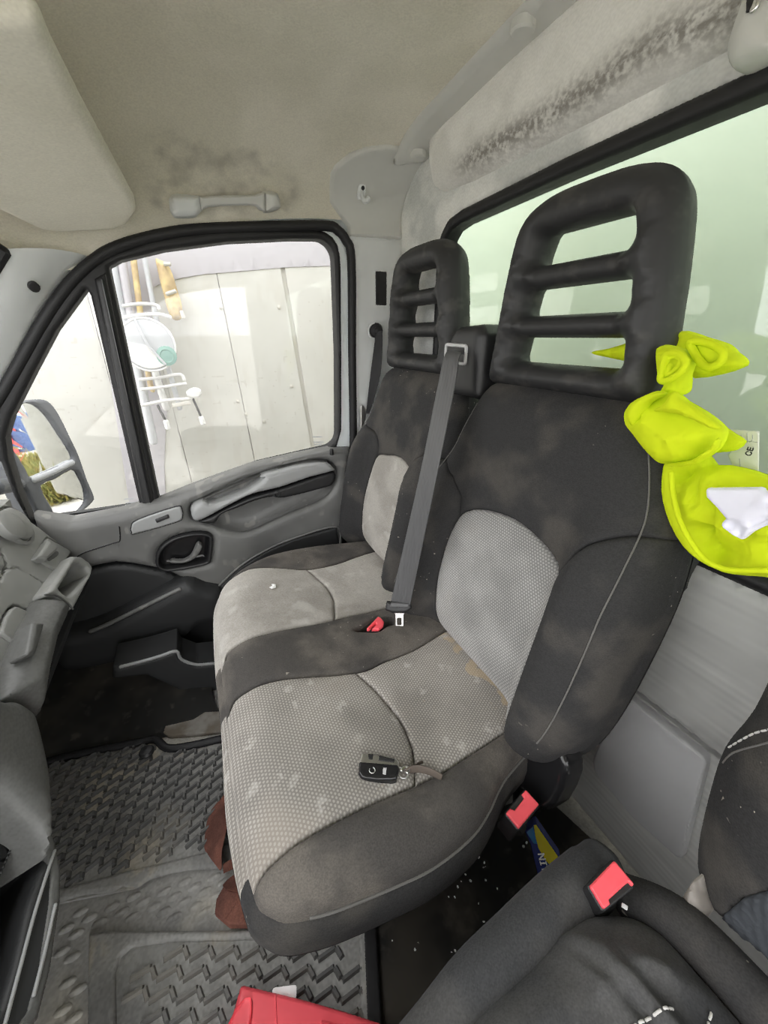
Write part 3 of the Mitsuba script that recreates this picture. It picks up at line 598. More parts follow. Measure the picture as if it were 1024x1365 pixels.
st('door_1__divider', puff(DOOR, poly([(-0.1602, 1.1199), (-0.1348, 1.1332), (-0.1545, 0.5349), (-0.1853, 0.5168)]), top=.028, rise=.010, r=.012, back=.0, res=.012), 'm_black', label='black upright bar between the two windows')
st('door_1__divider__rib', tube([(-0.1439, 1.232, 1.1194), (-0.1613, 1.232, 0.5456)], .0028, 6), 'm_blackgloss')
st('window_1', quad(*[DOOR.at(u, v, -.012) for u, v in ((-.19, .50), (.46, .50), (.46, 1.31), (-.19, 1.31))], th=.0001), 'm_glass', label='clear sliding window pane of the passenger door', smooth=False)
st('window_2', quad(*[DOOR.at(u, v, -.016) for u, v in ((-.44, .47), (-.195, .47), (-.195, 1.16), (-.44, .95))], th=.0001), 'm_glass', label='clear triangular quarter window', smooth=False)
# moulded lining
scoop = poly([(-0.0591, 0.5387), (-0.0267, 0.554), (0.1575, 0.6097), (0.2826, 0.6286), (0.3548, 0.6252), (0.3821, 0.6045), (0.3859, 0.5735), (0.3681, 0.5294), (0.324, 0.4972), (0.2111, 0.4701), (0.0887, 0.4342), (0.025, 0.4506), (-0.0096, 0.4728), (-0.0551, 0.4937), (-0.0651, 0.5115)], 4)
rel = poly([(-0.1784, 0.3898), (-0.1617, 0.4231), (-0.1231, 0.4475), (-0.0685, 0.4525), (-0.0322, 0.4416), (-0.0266, 0.4221), (-0.0414, 0.3632), (-0.0565, 0.3495), (-0.1477, 0.3512), (-0.1748, 0.3645)], 4)
up_ = poly([(-0.4275, 0.5781), (-0.3522, 0.5481), (-0.2365, 0.5545), (-0.1802, 0.5646), (-0.1362, 0.5705), (-0.0607, 0.5923), (0.0237, 0.6141), (0.1338, 0.6397), (0.2726, 0.6545), (0.3789, 0.663), (0.4485, 0.6563), (0.4385, 0.5231), (0.4007, 0.2817), (0.4217, -0.126), (0.0157, -0.0788), (-0.0415, 0.2039), (-0.1174, 0.293), (-0.1679, 0.3451), (-0.2454, 0.3865), (-0.2831, 0.4013), (-0.3228, 0.4018), (-0.38, 0.3974), (-0.4303, 0.4579)])
pslot = poly([(-0.0178, 0.5562), (0.0117, 0.5707), (0.09, 0.598), (0.1554, 0.6059), (0.1197, 0.5808), (0.0728, 0.5655), (0.0078, 0.5461)], 2)
st('door_1__lining', puff(DOOR, up_.difference(scoop.buffer(.002)).difference(rel.buffer(.001)).difference(pslot), top=.05, rise=.03, r=.028, back=-.005, res=.012), 'm_door', label='grey moulded plastic door lining', smooth=50)
st('door_1__pull_scoop', puff(DOOR, scoop.buffer(.002), top=.012, rise=-.034, r=.035, back=-.004, res=.01), 'm_door', label='hand scoop behind the door pull', smooth=50)
st('door_1__pull_rail', puff(DOOR, poly([(-0.0587, 0.543), (-0.0269, 0.5574), (0.0073, 0.5472), (0.1111, 0.5756), (0.149, 0.61), (0.1813, 0.618), (0.2774, 0.6291), (0.3522, 0.6251), (0.3741, 0.6075), (0.3735, 0.5964), (0.288, 0.5848), (0.1958, 0.5665), (0.1153, 0.5585), (0.0553, 0.5387), (-0.0074, 0.513), (-0.0456, 0.5004), (-0.0619, 0.5086)], 3).difference(pslot), top=.074, rise=.016, r=.014, back=.02, res=.008), 'm_doorsill', label='pale grey door pull rail', smooth=50)
st('door_1__pull_grip', puff(DOOR, poly([(-0.0481, 0.4937), (-0.0045, 0.5063), (0.0557, 0.5307), (0.1229, 0.549), (0.198, 0.5588), (0.2914, 0.5773), (0.3781, 0.5891), (0.3729, 0.5483), (0.3366, 0.5385), (0.2086, 0.5265), (0.175, 0.5359), (0.1207, 0.5318), (0.0666, 0.5178), (0.0171, 0.5051), (-0.0076, 0.479)], 3), top=.060, rise=.008, r=.01, back=.01, res=.008), 'm_black', label='black underside of the door pull', smooth=50)
st('door_1__pull_grip__screw_hole', lathe(Fr((0.1866, 1.2, 0.5447), [1, 0, 0], [0, 0, 1], [0, -1, 0]), 0, 0, [(.011, -.006), (.011, .002), (.008, .003), (.0065, -.003), (.0003, -.003)], 20), 'm_doordark')
st('door_1__pull_slot', puff(DOOR, pslot.buffer(.004), top=.02, rise=.001, back=.0, res=.01), 'm_door', label='slot above the pull rail')
st('door_1__release_recess', puff(DOOR, rel, top=.022, rise=-.032, r=.016, back=.0, res=.006), 'm_blackgloss', label='black recess around the door release', smooth=50)
st('door_1__release_rim', puff(DOOR, rel.buffer(.006).difference(rel.buffer(-.004)), top=.057, rise=.006, r=.005, back=.03, res=.006), 'm_black')
st('door_1__release_lever', puff(DOOR, poly([(-0.1476, 0.377), (-0.1392, 0.3803), (-0.1135, 0.3723), (-0.0896, 0.3819), (-0.0672, 0.4174), (-0.057, 0.4189), (-0.0538, 0.4012), (-0.0799, 0.3701), (-0.1125, 0.3611), (-0.1456, 0.3688)], 3), top=.050, rise=.008, r=.006, back=.034, res=.004), 'm_door', label='grey release lever')
st('door_1__switch_plate', puff(DOOR, poly([(-0.2199, 0.5084), (-0.2009, 0.5279), (-0.1, 0.5497), (-0.0859, 0.5412), (-0.0891, 0.5131), (-0.109, 0.5025), (-0.2133, 0.4881), (-0.2211, 0.4945)], 3), top=.057, rise=.005, r=.006, back=.03, res=.008), 'm_doorsill', label='window switch plate')
st('door_1__switch_plate__groove', tube(curve([(-0.2199, 1.208, 0.5084), (-0.2009, 1.208, 0.5279), (-0.1, 1.208, 0.5497), (-0.0859, 1.208, 0.5412), (-0.0891, 1.208, 0.5131), (-0.109, 1.208, 0.5025), (-0.2133, 1.208, 0.4881), (-0.2211, 1.208, 0.4945)], 4, True), .0018, 6, closed=True), 'm_rubber')
st('door_1__switch_plate__switch', puff(DOOR, poly([(-0.1566, 0.5237), (-0.1225, 0.5324), (-0.1206, 0.5226), (-0.1551, 0.5128)], 0, .001), top=.064, rise=.003, back=.05, res=.004), 'm_black')
st('door_1__sill_joint', tube(curve([(-0.2472, 1.209, 0.5159), (-0.2548, 1.209, 0.4753), (-0.2706, 1.209, 0.4694), (-0.3441, 1.209, 0.4559), (-0.368, 1.209, 0.4429)], 3), .0016, 6), 'm_rubber')
st('door_1__lower_lining', puff(DOOR, poly([(-0.4374, 0.449), (-0.3863, 0.3875), (-0.3282, 0.3919), (-0.2878, 0.3914), (-0.2489, 0.3788), (-0.1706, 0.3343), (-0.1194, 0.2813), (-0.0196, 0.1837), (0.016, -0.0966), (-0.0081, -0.2762), (-0.5886, -0.0913), (-0.503, 0.3342)]), top=.030, rise=.01, r=.02, back=-.01, res=.03), 'm_doordark', label='black lower door lining')
st('door_1__pocket', puff(DOOR, poly([(-0.4701, 0.2226), (-0.3986, 0.2308), (-0.3301, 0.2442), (-0.2084, 0.2853), (-0.1136, 0.3164), (-0.0645, 0.283), (-0.0153, 0.2457), (-0.0317, 0.1378), (-0.1043, 0.139), (-0.1733, 0.0974), (-0.272, 0.0785), (-0.3609, 0.0824), (-0.4845, 0.1065)], 3), top=.092, rise=.045, r=.04, back=.0, res=.012), 'm_doordark', label='black bulging door pocket', smooth=50)
st('door_1__pocket__rim', tube(curve([(-0.3832, 1.175, 0.224), (-0.3327, 1.175, 0.236), (-0.2109, 1.175, 0.2746), (-0.1355, 1.175, 0.298)], 6), .006, 10), 'm_door', label='grey rim of the door pocket', smooth=True)
st('door_1__speaker_grille', puff(DOOR, poly([(-0.0521, 0.2399), (0.0366, 0.3101), (0.1249, 0.3503), (0.2217, 0.3762), (0.3786, 0.3887), (0.3859, 0.3094), (0.3725, 0.2121), (0.2281, 0.156), (-0.0236, 0.1713)]), top=.060, rise=.008, r=.01, back=.02, res=.02), 'm_doordark', label='black moulding low on the door beside the seat')
st('door_1__speaker_grille__edge', tube(curve([(-0.0519, 1.202, 0.2418), (0.0366, 1.202, 0.3118), (0.1246, 1.202, 0.3519), (0.2211, 1.202, 0.3778), (0.3776, 1.202, 0.3903), (0.3849, 1.202, 0.3111), (0.3796, 1.202, 0.2597)], 4), .0035, 8), 'm_door', smooth=True)
st('door_1__lock_knob', lathe(Fr((0.376, 1.21, 0.6571), [1, 0, 0], [0, 1, 0], [0, 0, 1]), 0, 0, [(.006, -.01), (.006, .006), (.004, .009), (.0003, .010)], 16), 'm_black')
for wn, s in (('window_1', [(0.3331, 0.6948), (0.3659, 0.6915), (0.3344, 0.6772), (0.3699, 0.6735), (0.3363, 0.6695), (0.3617, 0.6667)]), ('window_2', [(-0.2292, 0.5703), (-0.2055, 0.5685), (-0.2282, 0.5585), (-0.2044, 0.5566), (-0.2298, 0.5518), (-0.2113, 0.5508)])):
    for a, b in zip(s[::2], s[1::2]):
        st(wn + '__etched_mark', quad(*[DOOR.at(u, v, -.0105) for u, v in ((a[0], a[1]), (b[0], b[1]), (b[0], b[1] + .0035), (a[0], a[1] + .0035))], th=.0004), 'm_palegrey')
# inner sill of the body below the door
st('trim_5', puff(DOOR, poly([(-0.3208, 0.1844), (-0.2418, 0.1809), (-0.2046, 0.1821), (-0.1641, 0.1852), (-0.161, 0.1505), (-0.124, 0.1122), (-0.0702, 0.0985), (0.0112, 0.0552), (-0.0222, -0.1935), (-0.1397, -0.0631), (-0.1924, 0.0475), (-0.2532, 0.1276), (-0.3295, 0.1476)], 0, .004), top=.225, rise=.012, r=.014, back=.12, res=.012), 'm_doordark', label='dark door sill cover beside the bench')
st('trim_5__lip', tube(curve([(-0.3033, 1.036, 0.1832), (-0.2414, 1.036, 0.1816), (-0.2043, 1.036, 0.1827), (-0.1662, 1.036, 0.1839), (-0.159, 1.036, 0.1504), (-0.1236, 1.036, 0.1156), (-0.0704, 1.036, 0.0991), (0.0001, 1.036, 0.0604)], 4), .0045, 8), 'm_doorsill', label='lip of the sill cover, coloured pale as if lit', smooth=True)  # paler material paints the light caught along the lip

# ------------------------------------------------------------------ sun visor, grab handle, hooks
VIS = FR['VIS']
tag('sun_visor', 'beige sun visor folded up at the left of the roof', 'sun visor')
vg = poly([(0.0128, 0.0338), (0.0554, 0.0335), (0.1549, 0.026), (0.2954, 0.0127), (0.452, -0.0031), (0.495, -0.0011), (0.5637, 0.0243), (0.5884, 0.0574), (0.5811, 0.1625), (0.5627, 0.1908), (0.4684, 0.2216), (0.3821, 0.2513), (0.0223, 0.1033)])

add('sun_visor__pad', pillow(VIS, vg.buffer(-.01).buffer(.01), .030, .020, mid=-.006, res=.012), 'm_visor', smooth=True)
tag('grab_handle', 'pale plastic grab handle above the passenger window', 'grab handle')
hb = [(0.0282, 0.0841), (0.036, 0.0942), (0.049, 0.0955), (0.0774, 0.0894), (0.0967, 0.0858), (0.1505, 0.0873), (0.2132, 0.0879), (0.2348, 0.0944), (0.2566, 0.0995), (0.2749, 0.0952), (0.2815, 0.0716), (0.2838, 0.0409), (0.2734, 0.0291), (0.2542, 0.0233), (0.2322, 0.0288), (0.2185, 0.0474), (0.1828, 0.0506), (0.1132, 0.05), (0.0914, 0.037), (0.0764, 0.0241), (0.0401, 0.0292), (0.0285, 0.041), (0.0259, 0.0613)]
hg = poly(hb, 3)
mid = sbox(.092, -1, .245, 1)
add('grab_handle__bar', puff(COVE, hg.intersection(mid), top=.040, rise=.012, r=.009, back=.024, res=.006), 'm_trim', smooth=50)
for lo, hi, nm in ((-.1, .093, 'pale shiny end cap'), (.244, .5, 'dull end cap')):
    add('grab_handle__end_cap', puff(COVE, hg.intersection(sbox(lo, -1, hi, 1)), top=.046, rise=.020, r=.018, back=.0, res=.006), 'm_pillar' if lo < 0 else 'm_trim', label=nm, smooth=50)
HX, HP = 0.5045, 0.4192
HK = Fr(cove(HX, HP, .010), [1, 0, 0], [0, -math.sin(HP), math.cos(HP)], [0, -math.cos(HP), -math.sin(HP)])
tag('coat_hook', 'small pale coat hook on the pillar cover behind the passenger door', 'coat hook')
add('coat_hook__plate', rbox(HK, -.012, -.018, .010, .020, 0, .006, .003, .004), 'm_pillar')
add('coat_hook__peg', tube(curve([HK.at(-.002, -.004, .004), HK.at(-.002, -.010, .018), HK.at(0, -.016, .026), HK.at(.004, -.014, .034), HK.at(.006, -.006, .037)], 5), [.006] * 21, 10), 'm_pillar', smooth=True)
add('coat_hook__screw_hole', lathe(HK, 0, .008, [(.005, .003), (.005, .0066), (.0003, .0067)], 16), 'm_black')
HL = Fr((0.6, 0.3727, 1.2908), [0, 1, 0], [0, 0, 1], [-1, 0, 0])
tag('wall_hook', 'large pale plastic hook block with a dark slot high on the rear wall', 'coat hook')
def hl(s): return [(a - HL.O[1], b - HL.O[2]) for a, b in s]
blk = poly(hl([(0.3875, 1.3303), (0.3909, 1.3225), (0.3931, 1.3077), (0.3945, 1.2919), (0.3928, 1.2854), (0.3876, 1.2759), (0.3821, 1.2698), (0.3739, 1.2681), (0.3615, 1.2683), (0.3498, 1.2688), (0.3441, 1.2701), (0.3572, 1.3152)]), 0, .003)
add('wall_hook__block', puff(HL, blk, top=.012, rise=.022, r=.022, back=-.045, res=.006), 'm_trim', smooth=50)
add('wall_hook__slot', puff(HL, poly(hl([(0.3778, 1.3218), (0.3658, 1.3159), (0.3656, 1.3081), (0.3686, 1.3053), (0.3736, 1.306), (0.3753, 1.3128)])), top=.0135, rise=.002, back=0, res=.006), 'm_black')
add('wall_hook__ring', tube(curve([(0.585, 0.3619, 1.3097), (0.585, 0.362, 1.3053), (0.585, 0.3644, 1.3028), (0.585, 0.3662, 1.3037), (0.585, 0.3652, 1.3068), (0.585, 0.3646, 1.311)], 4), .002, 8), 'm_chrome', smooth=True)

# ------------------------------------------------------------------ dashboard
DASH = FR['DASH']
tag('dashboard', 'grey plastic dashboard with vents, open pocket and glovebox at the left', 'dashboard')
D = 'dashboard__'
fas = poly([(1.0142, 0.3343), (1.1165, 0.2778), (1.135, 0.2581), (1.1592, 0.2342), (1.1651, 0.2162), (1.1785, 0.1844), (1.1878, 0.149), (1.2063, 0.1026), (1.2136, 0.0804), (1.1506, 0.0871), (1.0805, 0.0939), (0.9877, 0.091), (0.9127, 0.0925), (0.8754, 0.0927), (0.7946, 0.0832), (0.703, 0.0651), (0.6609, 0.0848), (0.5946, 0.1683)])
for gl, gw in (([(1.0641, 0.154), (1.1707, 0.1551), (1.2135, 0.0823)], .0016), ([(0.8167, 0.1375), (0.8464, 0.1407), (0.8738, 0.1406), (0.8931, 0.1345), (0.9121, 0.0935)], .0020), ([(1.0027, 0.1423), (1.0101, 0.1191), (1.0166, 0.0968)], .0010), ([(0.8019, 0.1285), (0.8022, 0.1094), (0.8026, 0.0886)], .0010), ([(0.9314, 0.2076), (0.9639, 0.1859), (0.9928, 0.1689)], .0010), ([(0.9931, 0.2161), (0.9725, 0.1919), (0.9385, 0.1868), (0.9159, 0.1845)], .0022)):
    fas = fas.difference(LineString(gl).buffer(gw))
if fas.geom_type != 'Polygon': fas = max(fas.geoms, key=lambda q: q.area)
add(D + 'fascia', puff(DASH, fas, top=.02, rise=.004, r=.005, back=-.02, res=.03), 'm_dash', smooth=50)
add(D + 'fascia_frame', puff(DASH, fas.buffer(.02).buffer(-.03), top=-.01, rise=.001, back=-.14, res=.05), 'm_dashdark')
add(D + 'vent', lathe(Fr((-0.4223, 1.096, 0.6046), DASH.U, DASH.V, DASH.N), 0, 0, [(.052, -.02), (.052, .006), (.047, .010), (.044, .002), (.041, .001), (.039, .014), (.030, .020), (.0005, .023)], 36), 'm_dash', label='round air vent')
add(D + 'vent__knob', lathe(Fr((-0.4077, 1.0545, 0.6226), DASH.U, DASH.V, DASH.N), 0, 0, [(.034, -.014), (.034, .003), (.026, .008), (.0005, .010)], 28), 'm_dash')
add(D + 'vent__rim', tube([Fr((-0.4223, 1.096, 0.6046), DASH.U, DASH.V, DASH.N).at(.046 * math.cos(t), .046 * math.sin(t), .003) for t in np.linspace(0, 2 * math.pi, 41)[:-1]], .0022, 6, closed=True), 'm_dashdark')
add(D + 'switch_panel', puff(DASH, poly([(1.0561, 0.1563), (1.162, 0.1563), (1.2031, 0.0859), (1.0792, 0.0964)], 0, .004), top=.025, rise=.003, back=.0, res=.01), 'm_dash', label='panel with the vent lever')
add(D + 'switch_panel__lever', puff(DASH, poly([(1.0399, 0.1595), (1.1268, 0.1597), (1.1364, 0.1304), (1.1174, 0.1292), (1.0567, 0.1387)], 0, .003), top=.040, rise=.008, r=.008, back=.02, res=.006), 'm_dash', label='raised lever')
add(D + 'switch_panel__slot', puff(DASH, poly([(1.0924, 0.1322), (1.1375, 0.1252), (1.1446, 0.1182), (1.1317, 0.1148), (1.0848, 0.1251)], 2), top=.027, rise=.001, back=.02, res=.006), 'm_dashdark')  # raised dark piece, its colour standing in for shade inside the slot
add(D + 'cover', puff(DASH, poly([(0.8023, 0.1339), (0.8429, 0.1405), (0.8673, 0.1406), (0.884, 0.135), (0.9012, 0.0977), (0.7987, 0.0911)], 0, .006), top=.025, rise=.004, back=0, res=.012), 'm_dash', label='square cover')
pk_o = poly([(0.9281, 0.1137), (1.0945, 0.1023), (1.1215, 0.1009), (1.1526, 0.0798), (1.1635, 0.0522), (1.1551, 0.0335), (1.1214, 0.0312), (0.9576, 0.0422), (0.9575, 0.0626), (0.9538, 0.091)], 0, .005)
pk_i = poly([(0.9672, 0.0947), (1.0993, 0.087), (1.1265, 0.0732), (1.1345, 0.0533), (1.1282, 0.0349), (1.0524, 0.0498), (0.9731, 0.0677)], 0, .004)
add(D + 'end_pocket', puff(DASH, pk_o.difference(pk_i), top=.056, rise=.010, r=.009, back=-.16, res=.007), 'm_dash', label='open pocket at the end of the dashboard', smooth=50)
add(D + 'end_pocket__hollow', puff(DASH, pk_i.buffer(.008), top=-.15, rise=.001, back=-.16, res=.02), 'm_dash')
roll = poly([(0.9273, 0.1133), (0.9529, 0.0907), (0.9622, 0.0641), (0.9589, 0.0406), (0.931, 0.0389), (0.85, 0.0399), (0.7557, 0.0284), (0.68, 0.0133), (0.6788, 0.0458), (0.6723, 0.0743), (0.6653, 0.0865), (0.7495, 0.1047), (0.8249, 0.1133), (0.86, 0.1136)], 0, .004)
add(D + 'glovebox_lid', puff(DASH, roll, top=.070, rise=.055, r=.048, back=-.03, res=.008), 'm_dashdark', label='rounded glovebox lid', smooth=50)
add(D + 'glovebox_lid__handle', puff(DASH, poly([(0.8046, 0.122), (0.8243, 0.1006), (0.7439, 0.0914), (0.7284, 0.1056)], 0, .004), top=.072, rise=.008, r=.008, back=.04, res=.006), 'm_dashdark', label='smooth handle of the glovebox')
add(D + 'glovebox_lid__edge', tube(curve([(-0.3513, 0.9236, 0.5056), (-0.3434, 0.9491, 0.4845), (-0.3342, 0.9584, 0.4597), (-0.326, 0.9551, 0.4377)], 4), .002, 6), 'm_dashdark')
add(D + 'lower_cover', puff(DASH, poly([(0.6392, 0.1734), (0.6594, 0.0928), (0.6737, 0.0736), (0.6764, 0.0431), (0.6673, 0.0215), (0.6225, -0.0149), (0.5823, -0.0406), (0.4955, -0.0786), (0.5073, -0.0597), (0.5227, -0.0254), (0.5391, 0.0483), (0.5364, 0.1177)], 3), top=.055, rise=.03, r=.03, back=-.04, res=.01), 'm_dashdark', label='lower end cover', smooth=50)
add(D + 'underside', quad((-.36, 1.25, .36), (-.36, -.5, .36), (-.95, -.5, .45), (-.95, 1.25, .45), .02), 'm_doordark')
add(D + 'top_pad', quad((-.455, -.55, .63), (-.455, 1.22, .63), (-1.15, 1.22, .68), (-1.15, -.55, .68), .02), 'm_dash')
# centre console with its open storage bin
tag('centre_console', 'dark storage bin of the centre console under the dashboard', 'console')
CONS = FR['CONS']
co = poly([(0.1748, 0.1495), (0.1709, 0.1303), (0.1438, 0.0803), (0.1447, 0.0694), (0.1115, 0.0284), (0.0958, 0.0185), (0.0705, 0.0025), (0.0362, -0.0089), (-0.0329, -0.0221), (-0.0765, -0.0243), (-0.1013, -0.0076), (-0.0976, 0.0657), (0.159, 0.2055)], 0, .004)
ci = poly([(0.1194, 0.073), (0.1192, 0.0635), (0.1127, 0.0512), (0.0925, 0.0301), (0.0279, 0.0311), (-0.0337, 0.0222), (-0.0672, 0.0208), (-0.0844, 0.0339), (-0.0162, 0.0672), (0.0469, 0.0733)], 0, .004)
cw = poly([(0.1576, 0.1412), (0.1557, 0.1233), (0.1369, 0.0834), (0.0968, 0.0798), (0.0583, 0.0785), (0.0453, 0.0876)], 0, .002)
add('centre_console__body', puff(CONS, co.difference(ci).difference(cw), top=.0, rise=.010, r=.010, back=-.28, res=.010), 'm_doordark', smooth=50)
add('centre_console__rim', puff(CONS, co.difference(co.buffer(-.016)), top=.003, rise=.006, r=.006, back=-.01, res=.008), 'm_dashdark', label='grey rim of the bin', smooth=50)
add('centre_console__bin', puff(CONS, ci.buffer(.006), top=-.27, rise=.001, back=-.28, res=.03), 'm_doordark', label='bottom of the open bin')
add('centre_console__screen', puff(CONS, cw.buffer(.002), top=-.004, rise=.001, back=-.02, res=.02), 'm_blackgloss', label='dark glossy panel')
for s in ([(-0.3022, 0.512, 0.3), (-0.3081, 0.443, 0.2983), (-0.3107, 0.3892, 0.2946), (-0.313, 0.3371, 0.291)], [(-0.2926, 0.448, 0.2811), (-0.2943, 0.4021, 0.2773), (-0.2967, 0.3603, 0.2749)]):
    add('centre_console__ridge', tube(curve(s, 5), .0025, 6), 'm_doorsill', label='thin pale ridge', smooth=True)

# ------------------------------------------------------------------ outside the cab
st('ground', quad((-30, -12, -.80), (40, -12, -.80), (40, 20, -.80), (-30, 20, -.80), .05), 'm_gravel', label='gravel yard outside')
OUT = FR['OUT']
tag('truck_box', 'cream white box side of the truck parked outside the passenger window', 'truck')
add('truck_box__backing', rbox(OUT, -4.2, -.34, 3.6, 2.7, -2.3, -.012, .01, .01, .6), 'm_joint', label='darker joint strips between the panels')
seams = [[(-0.3822, 1.1592), (-0.3822, 0.7356)], [(-0.1141, 0.5981), (-0.0864, -0.0684)], [(0.2279, 1.2844), (0.3152, -0.1465)], [(0.5782, 1.3923), (0.6814, 0.2882)]]
def xat(s, z): (a, b), (c, d) = s; return a + (c - a) * (z - b) / (d - b)
zlo, zhi = -.30, 2.66
cols = [[-4.15, -4.15], [-2.2, -2.3]] + [[xat(s, zlo), xat(s, zhi)] for s in seams] + [[1.75, 1.45], [2.6, 2.45], [3.58, 3.58]]
gaps = [0, .006, .003, .003, .004, .026, .006, .006, 0]
for i in range(len(cols) - 1):
    (a0, a1), (b0, b1) = cols[i], cols[i + 1]; ga, gb = gaps[i] / 2, gaps[i + 1] / 2
    if b0 - a0 < .06 or b1 - a1 < .06: a1 = min(a1, b1 - .06); a0 = min(a0, b0 - .06)
    add('truck_box__side_panel', puff(OUT, poly([(a0 + ga, zlo), (b0 - gb, zlo), (b1 - gb, zhi), (a1 + ga, zhi)]), top=0, rise=.003, back=-.012, res=.3), 'm_trailer')
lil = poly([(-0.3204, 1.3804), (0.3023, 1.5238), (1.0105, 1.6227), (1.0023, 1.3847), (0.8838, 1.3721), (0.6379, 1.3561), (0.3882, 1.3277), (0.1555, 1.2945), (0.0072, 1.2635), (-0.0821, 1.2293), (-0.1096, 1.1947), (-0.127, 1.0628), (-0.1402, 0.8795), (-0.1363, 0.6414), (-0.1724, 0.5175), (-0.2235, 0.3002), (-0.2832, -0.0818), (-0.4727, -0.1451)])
add('truck_box__reflection_band', puff(OUT, lil, top=.006, rise=.003, back=0, res=.1), 'm_lilac', label='pale lilac grey band painted for the reflection in the window glass')  # window glass reflection, painted as a band on the box side
for s in [(0.2244, 1.1413), (0.2394, 0.6388), (0.5399, 1.1489), (0.5725, 0.7097), (0.3781, 0.5061), (0.2765, 0.5603)]:
    add('truck_box__rivet', lathe(OUT, s[0], s[1], [(.011, -.001), (.011, .003), (.006, .006), (.0004, .007)], 12), 'm_joint')
# pole rack with its round mirror
tag('pole_rack', 'pale pole rack with white brackets in front of the cream truck box', 'rack')
def op(s, h): return s
for a, r, m_ in (( [(-0.2324, 2.5, 1.3418), (-0.2546, 2.5, 0.9222)], .020, 'm_palegrey'), ([(-0.1904, 2.5, 1.3684), (-0.2217, 2.5, 0.9217)], .020, 'm_lilac'), ([(-0.1398, 2.5, 1.3779), (-0.1912, 2.5, 0.8122), (-0.1828, 2.5, 0.7364)], .014, 'm_tan'), ([(-0.0959, 2.5, 1.3811), (-0.0992, 2.5, 0.9912), (-0.0765, 2.5, 0.6314)], .013, 'm_palegrey'), ([(-0.2314, 2.52, 0.8853), (-0.2422, 2.52, 0.4554)], .022, 'm_palegrey'), ([(-0.1595, 2.5, 0.8481), (-0.1422, 2.5, 0.636)], .018, 'm_rackwhite')):
    add('pole_rack__pole', tube(curve(a, 3), r, 10), m_, smooth=True)
for s in ([(-0.2271, 2.44, 1.1283), (-0.1595, 2.44, 1.1396), (-0.0868, 2.44, 1.1367), (-0.0775, 2.44, 1.119)], [(-0.2382, 2.44, 1.0802), (-0.1538, 2.44, 1.093), (-0.0789, 2.44, 1.096), (-0.0317, 2.44, 1.0835)], [(-0.2311, 2.44, 0.7967), (-0.1315, 2.44, 0.8037), (-0.0417, 2.44, 0.8152), (-0.026, 2.44, 0.7845)], [(-0.2347, 2.44, 0.7493), (-0.1411, 2.44, 0.7558), (-0.0216, 2.44, 0.7692)], [(-0.2601, 2.45, 0.667), (-0.138, 2.45, 0.686), (-0.0065, 2.45, 0.6898)]):
    add('pole_rack__bracket', tube(curve(s, 4), .008, 8), 'm_rackwhite', smooth=True)
for s in ([(-0.1774, 2.45, 0.6653), (-0.1553, 2.45, 0.581)], [(-0.0028, 2.45, 0.6896), (0.0215, 2.45, 0.5913)]):
    add('pole_rack__leg', tube(s, .006, 8), 'm_black')
for s in ([(-0.1553, 2.45, 0.581), (-0.1525, 2.45, 0.5403)], [(0.0208, 2.45, 0.5872), (0.0259, 2.45, 0.5495)]):
    add('pole_rack__foot', tube(s, .014, 8), 'm_rackwhite')
add('pole_rack__head', puff(OUT, poly([(-0.03, 0.7236), (0.0105, 0.7447), (0.0453, 0.7313), (0.0318, 0.6967), (-0.0167, 0.6956)], 2), top=.18, rise=.01, back=.13, res=.01), 'm_rackwhite')
add('pole_rack__nameplate', puff(OUT, poly([(-0.1091, 0.6676), (-0.0158, 0.6812), (-0.0175, 0.6616), (-0.1089, 0.65)]), top=.172, rise=.002, back=.15, res=.01), 'm_joint')
DX, DZ = (-0.1562, 0.9584)
tag('round_mirror', 'round dish on the pole rack outside with a white lower half', 'mirror')
add('round_mirror__dish', lathe(OUT, DX, DZ, [(.118, .19), (.122, .20), (.118, .212), (.108, .215), (.0005, .218)], 40), 'm_palegrey', smooth=40)
add('round_mirror__rim', tube([OUT.at(DX + .119 * math.cos(t), DZ + .119 * math.sin(t), .213) for t in np.linspace(0, 2 * math.pi, 49)[:-1]], .005, 8, closed=True), 'm_rackwhite', smooth=True)
t_ = np.linspace(math.radians(170), math.radians(305), 14)
add('round_mirror__white_part', puff(OUT, poly([(DX - .005, DZ)] + [(DX + .108 * math.cos(t), DZ + .108 * math.sin(t)) for t in t_]), top=.222, rise=.002, back=.21, res=.02), 'm_rackwhite')
add('round_mirror__teal_part', lathe(OUT, DX + .072, DZ - .05, [(.046, .212), (.046, .222), (.03, .226), (.028, .222), (.0005, .224)], 24), 'm_teal')
add('round_mirror__hub', tube([OUT.at(DX - .03, DZ + .11, .224), OUT.at(DX, DZ, .228), OUT.at(DX + .06, DZ - .09, .224)], .006, 8), 'm_palegrey', smooth=True)
tag('yellow_bundle', 'tan yellow strapped bundle hanging beside the pole rack outside', 'bundle')
bn = poly([(-0.0506, 1.3416), (-0.0291, 1.3368), (-0.0026, 1.3229), (0.012, 1.2794), (0.0198, 1.2148), (0.0275, 1.1651), (0.0268, 1.1244), (0.0155, 1.0829), (-0.0074, 1.0721), (-0.0297, 1.0822), (-0.0422, 1.1228), (-0.045, 1.1761), (-0.0498, 1.2346), (-0.0512, 1.2918)], 3)
add('yellow_bundle__body', pillow(OUT, bn, .10, .05, mid=.08, res=.012, hf=lambda u, v: .03 * (meshkit.fbm(np.stack([u * 22, v * 22, 0 * u], 1), 3) - .5)), 'm_tan', smooth=True)
for s in ([(-0.0163, 2.47, 1.3151), (0.01, 2.47, 1.3167)], [(-0.0318, 2.46, 1.1867), (0.0108, 2.46, 1.2013)], [(0.021, 2.46, 1.1122), (0.0256, 2.46, 1.0817)]):
    add('yellow_bundle__strap', tube(s, .009, 8), 'm_joint')
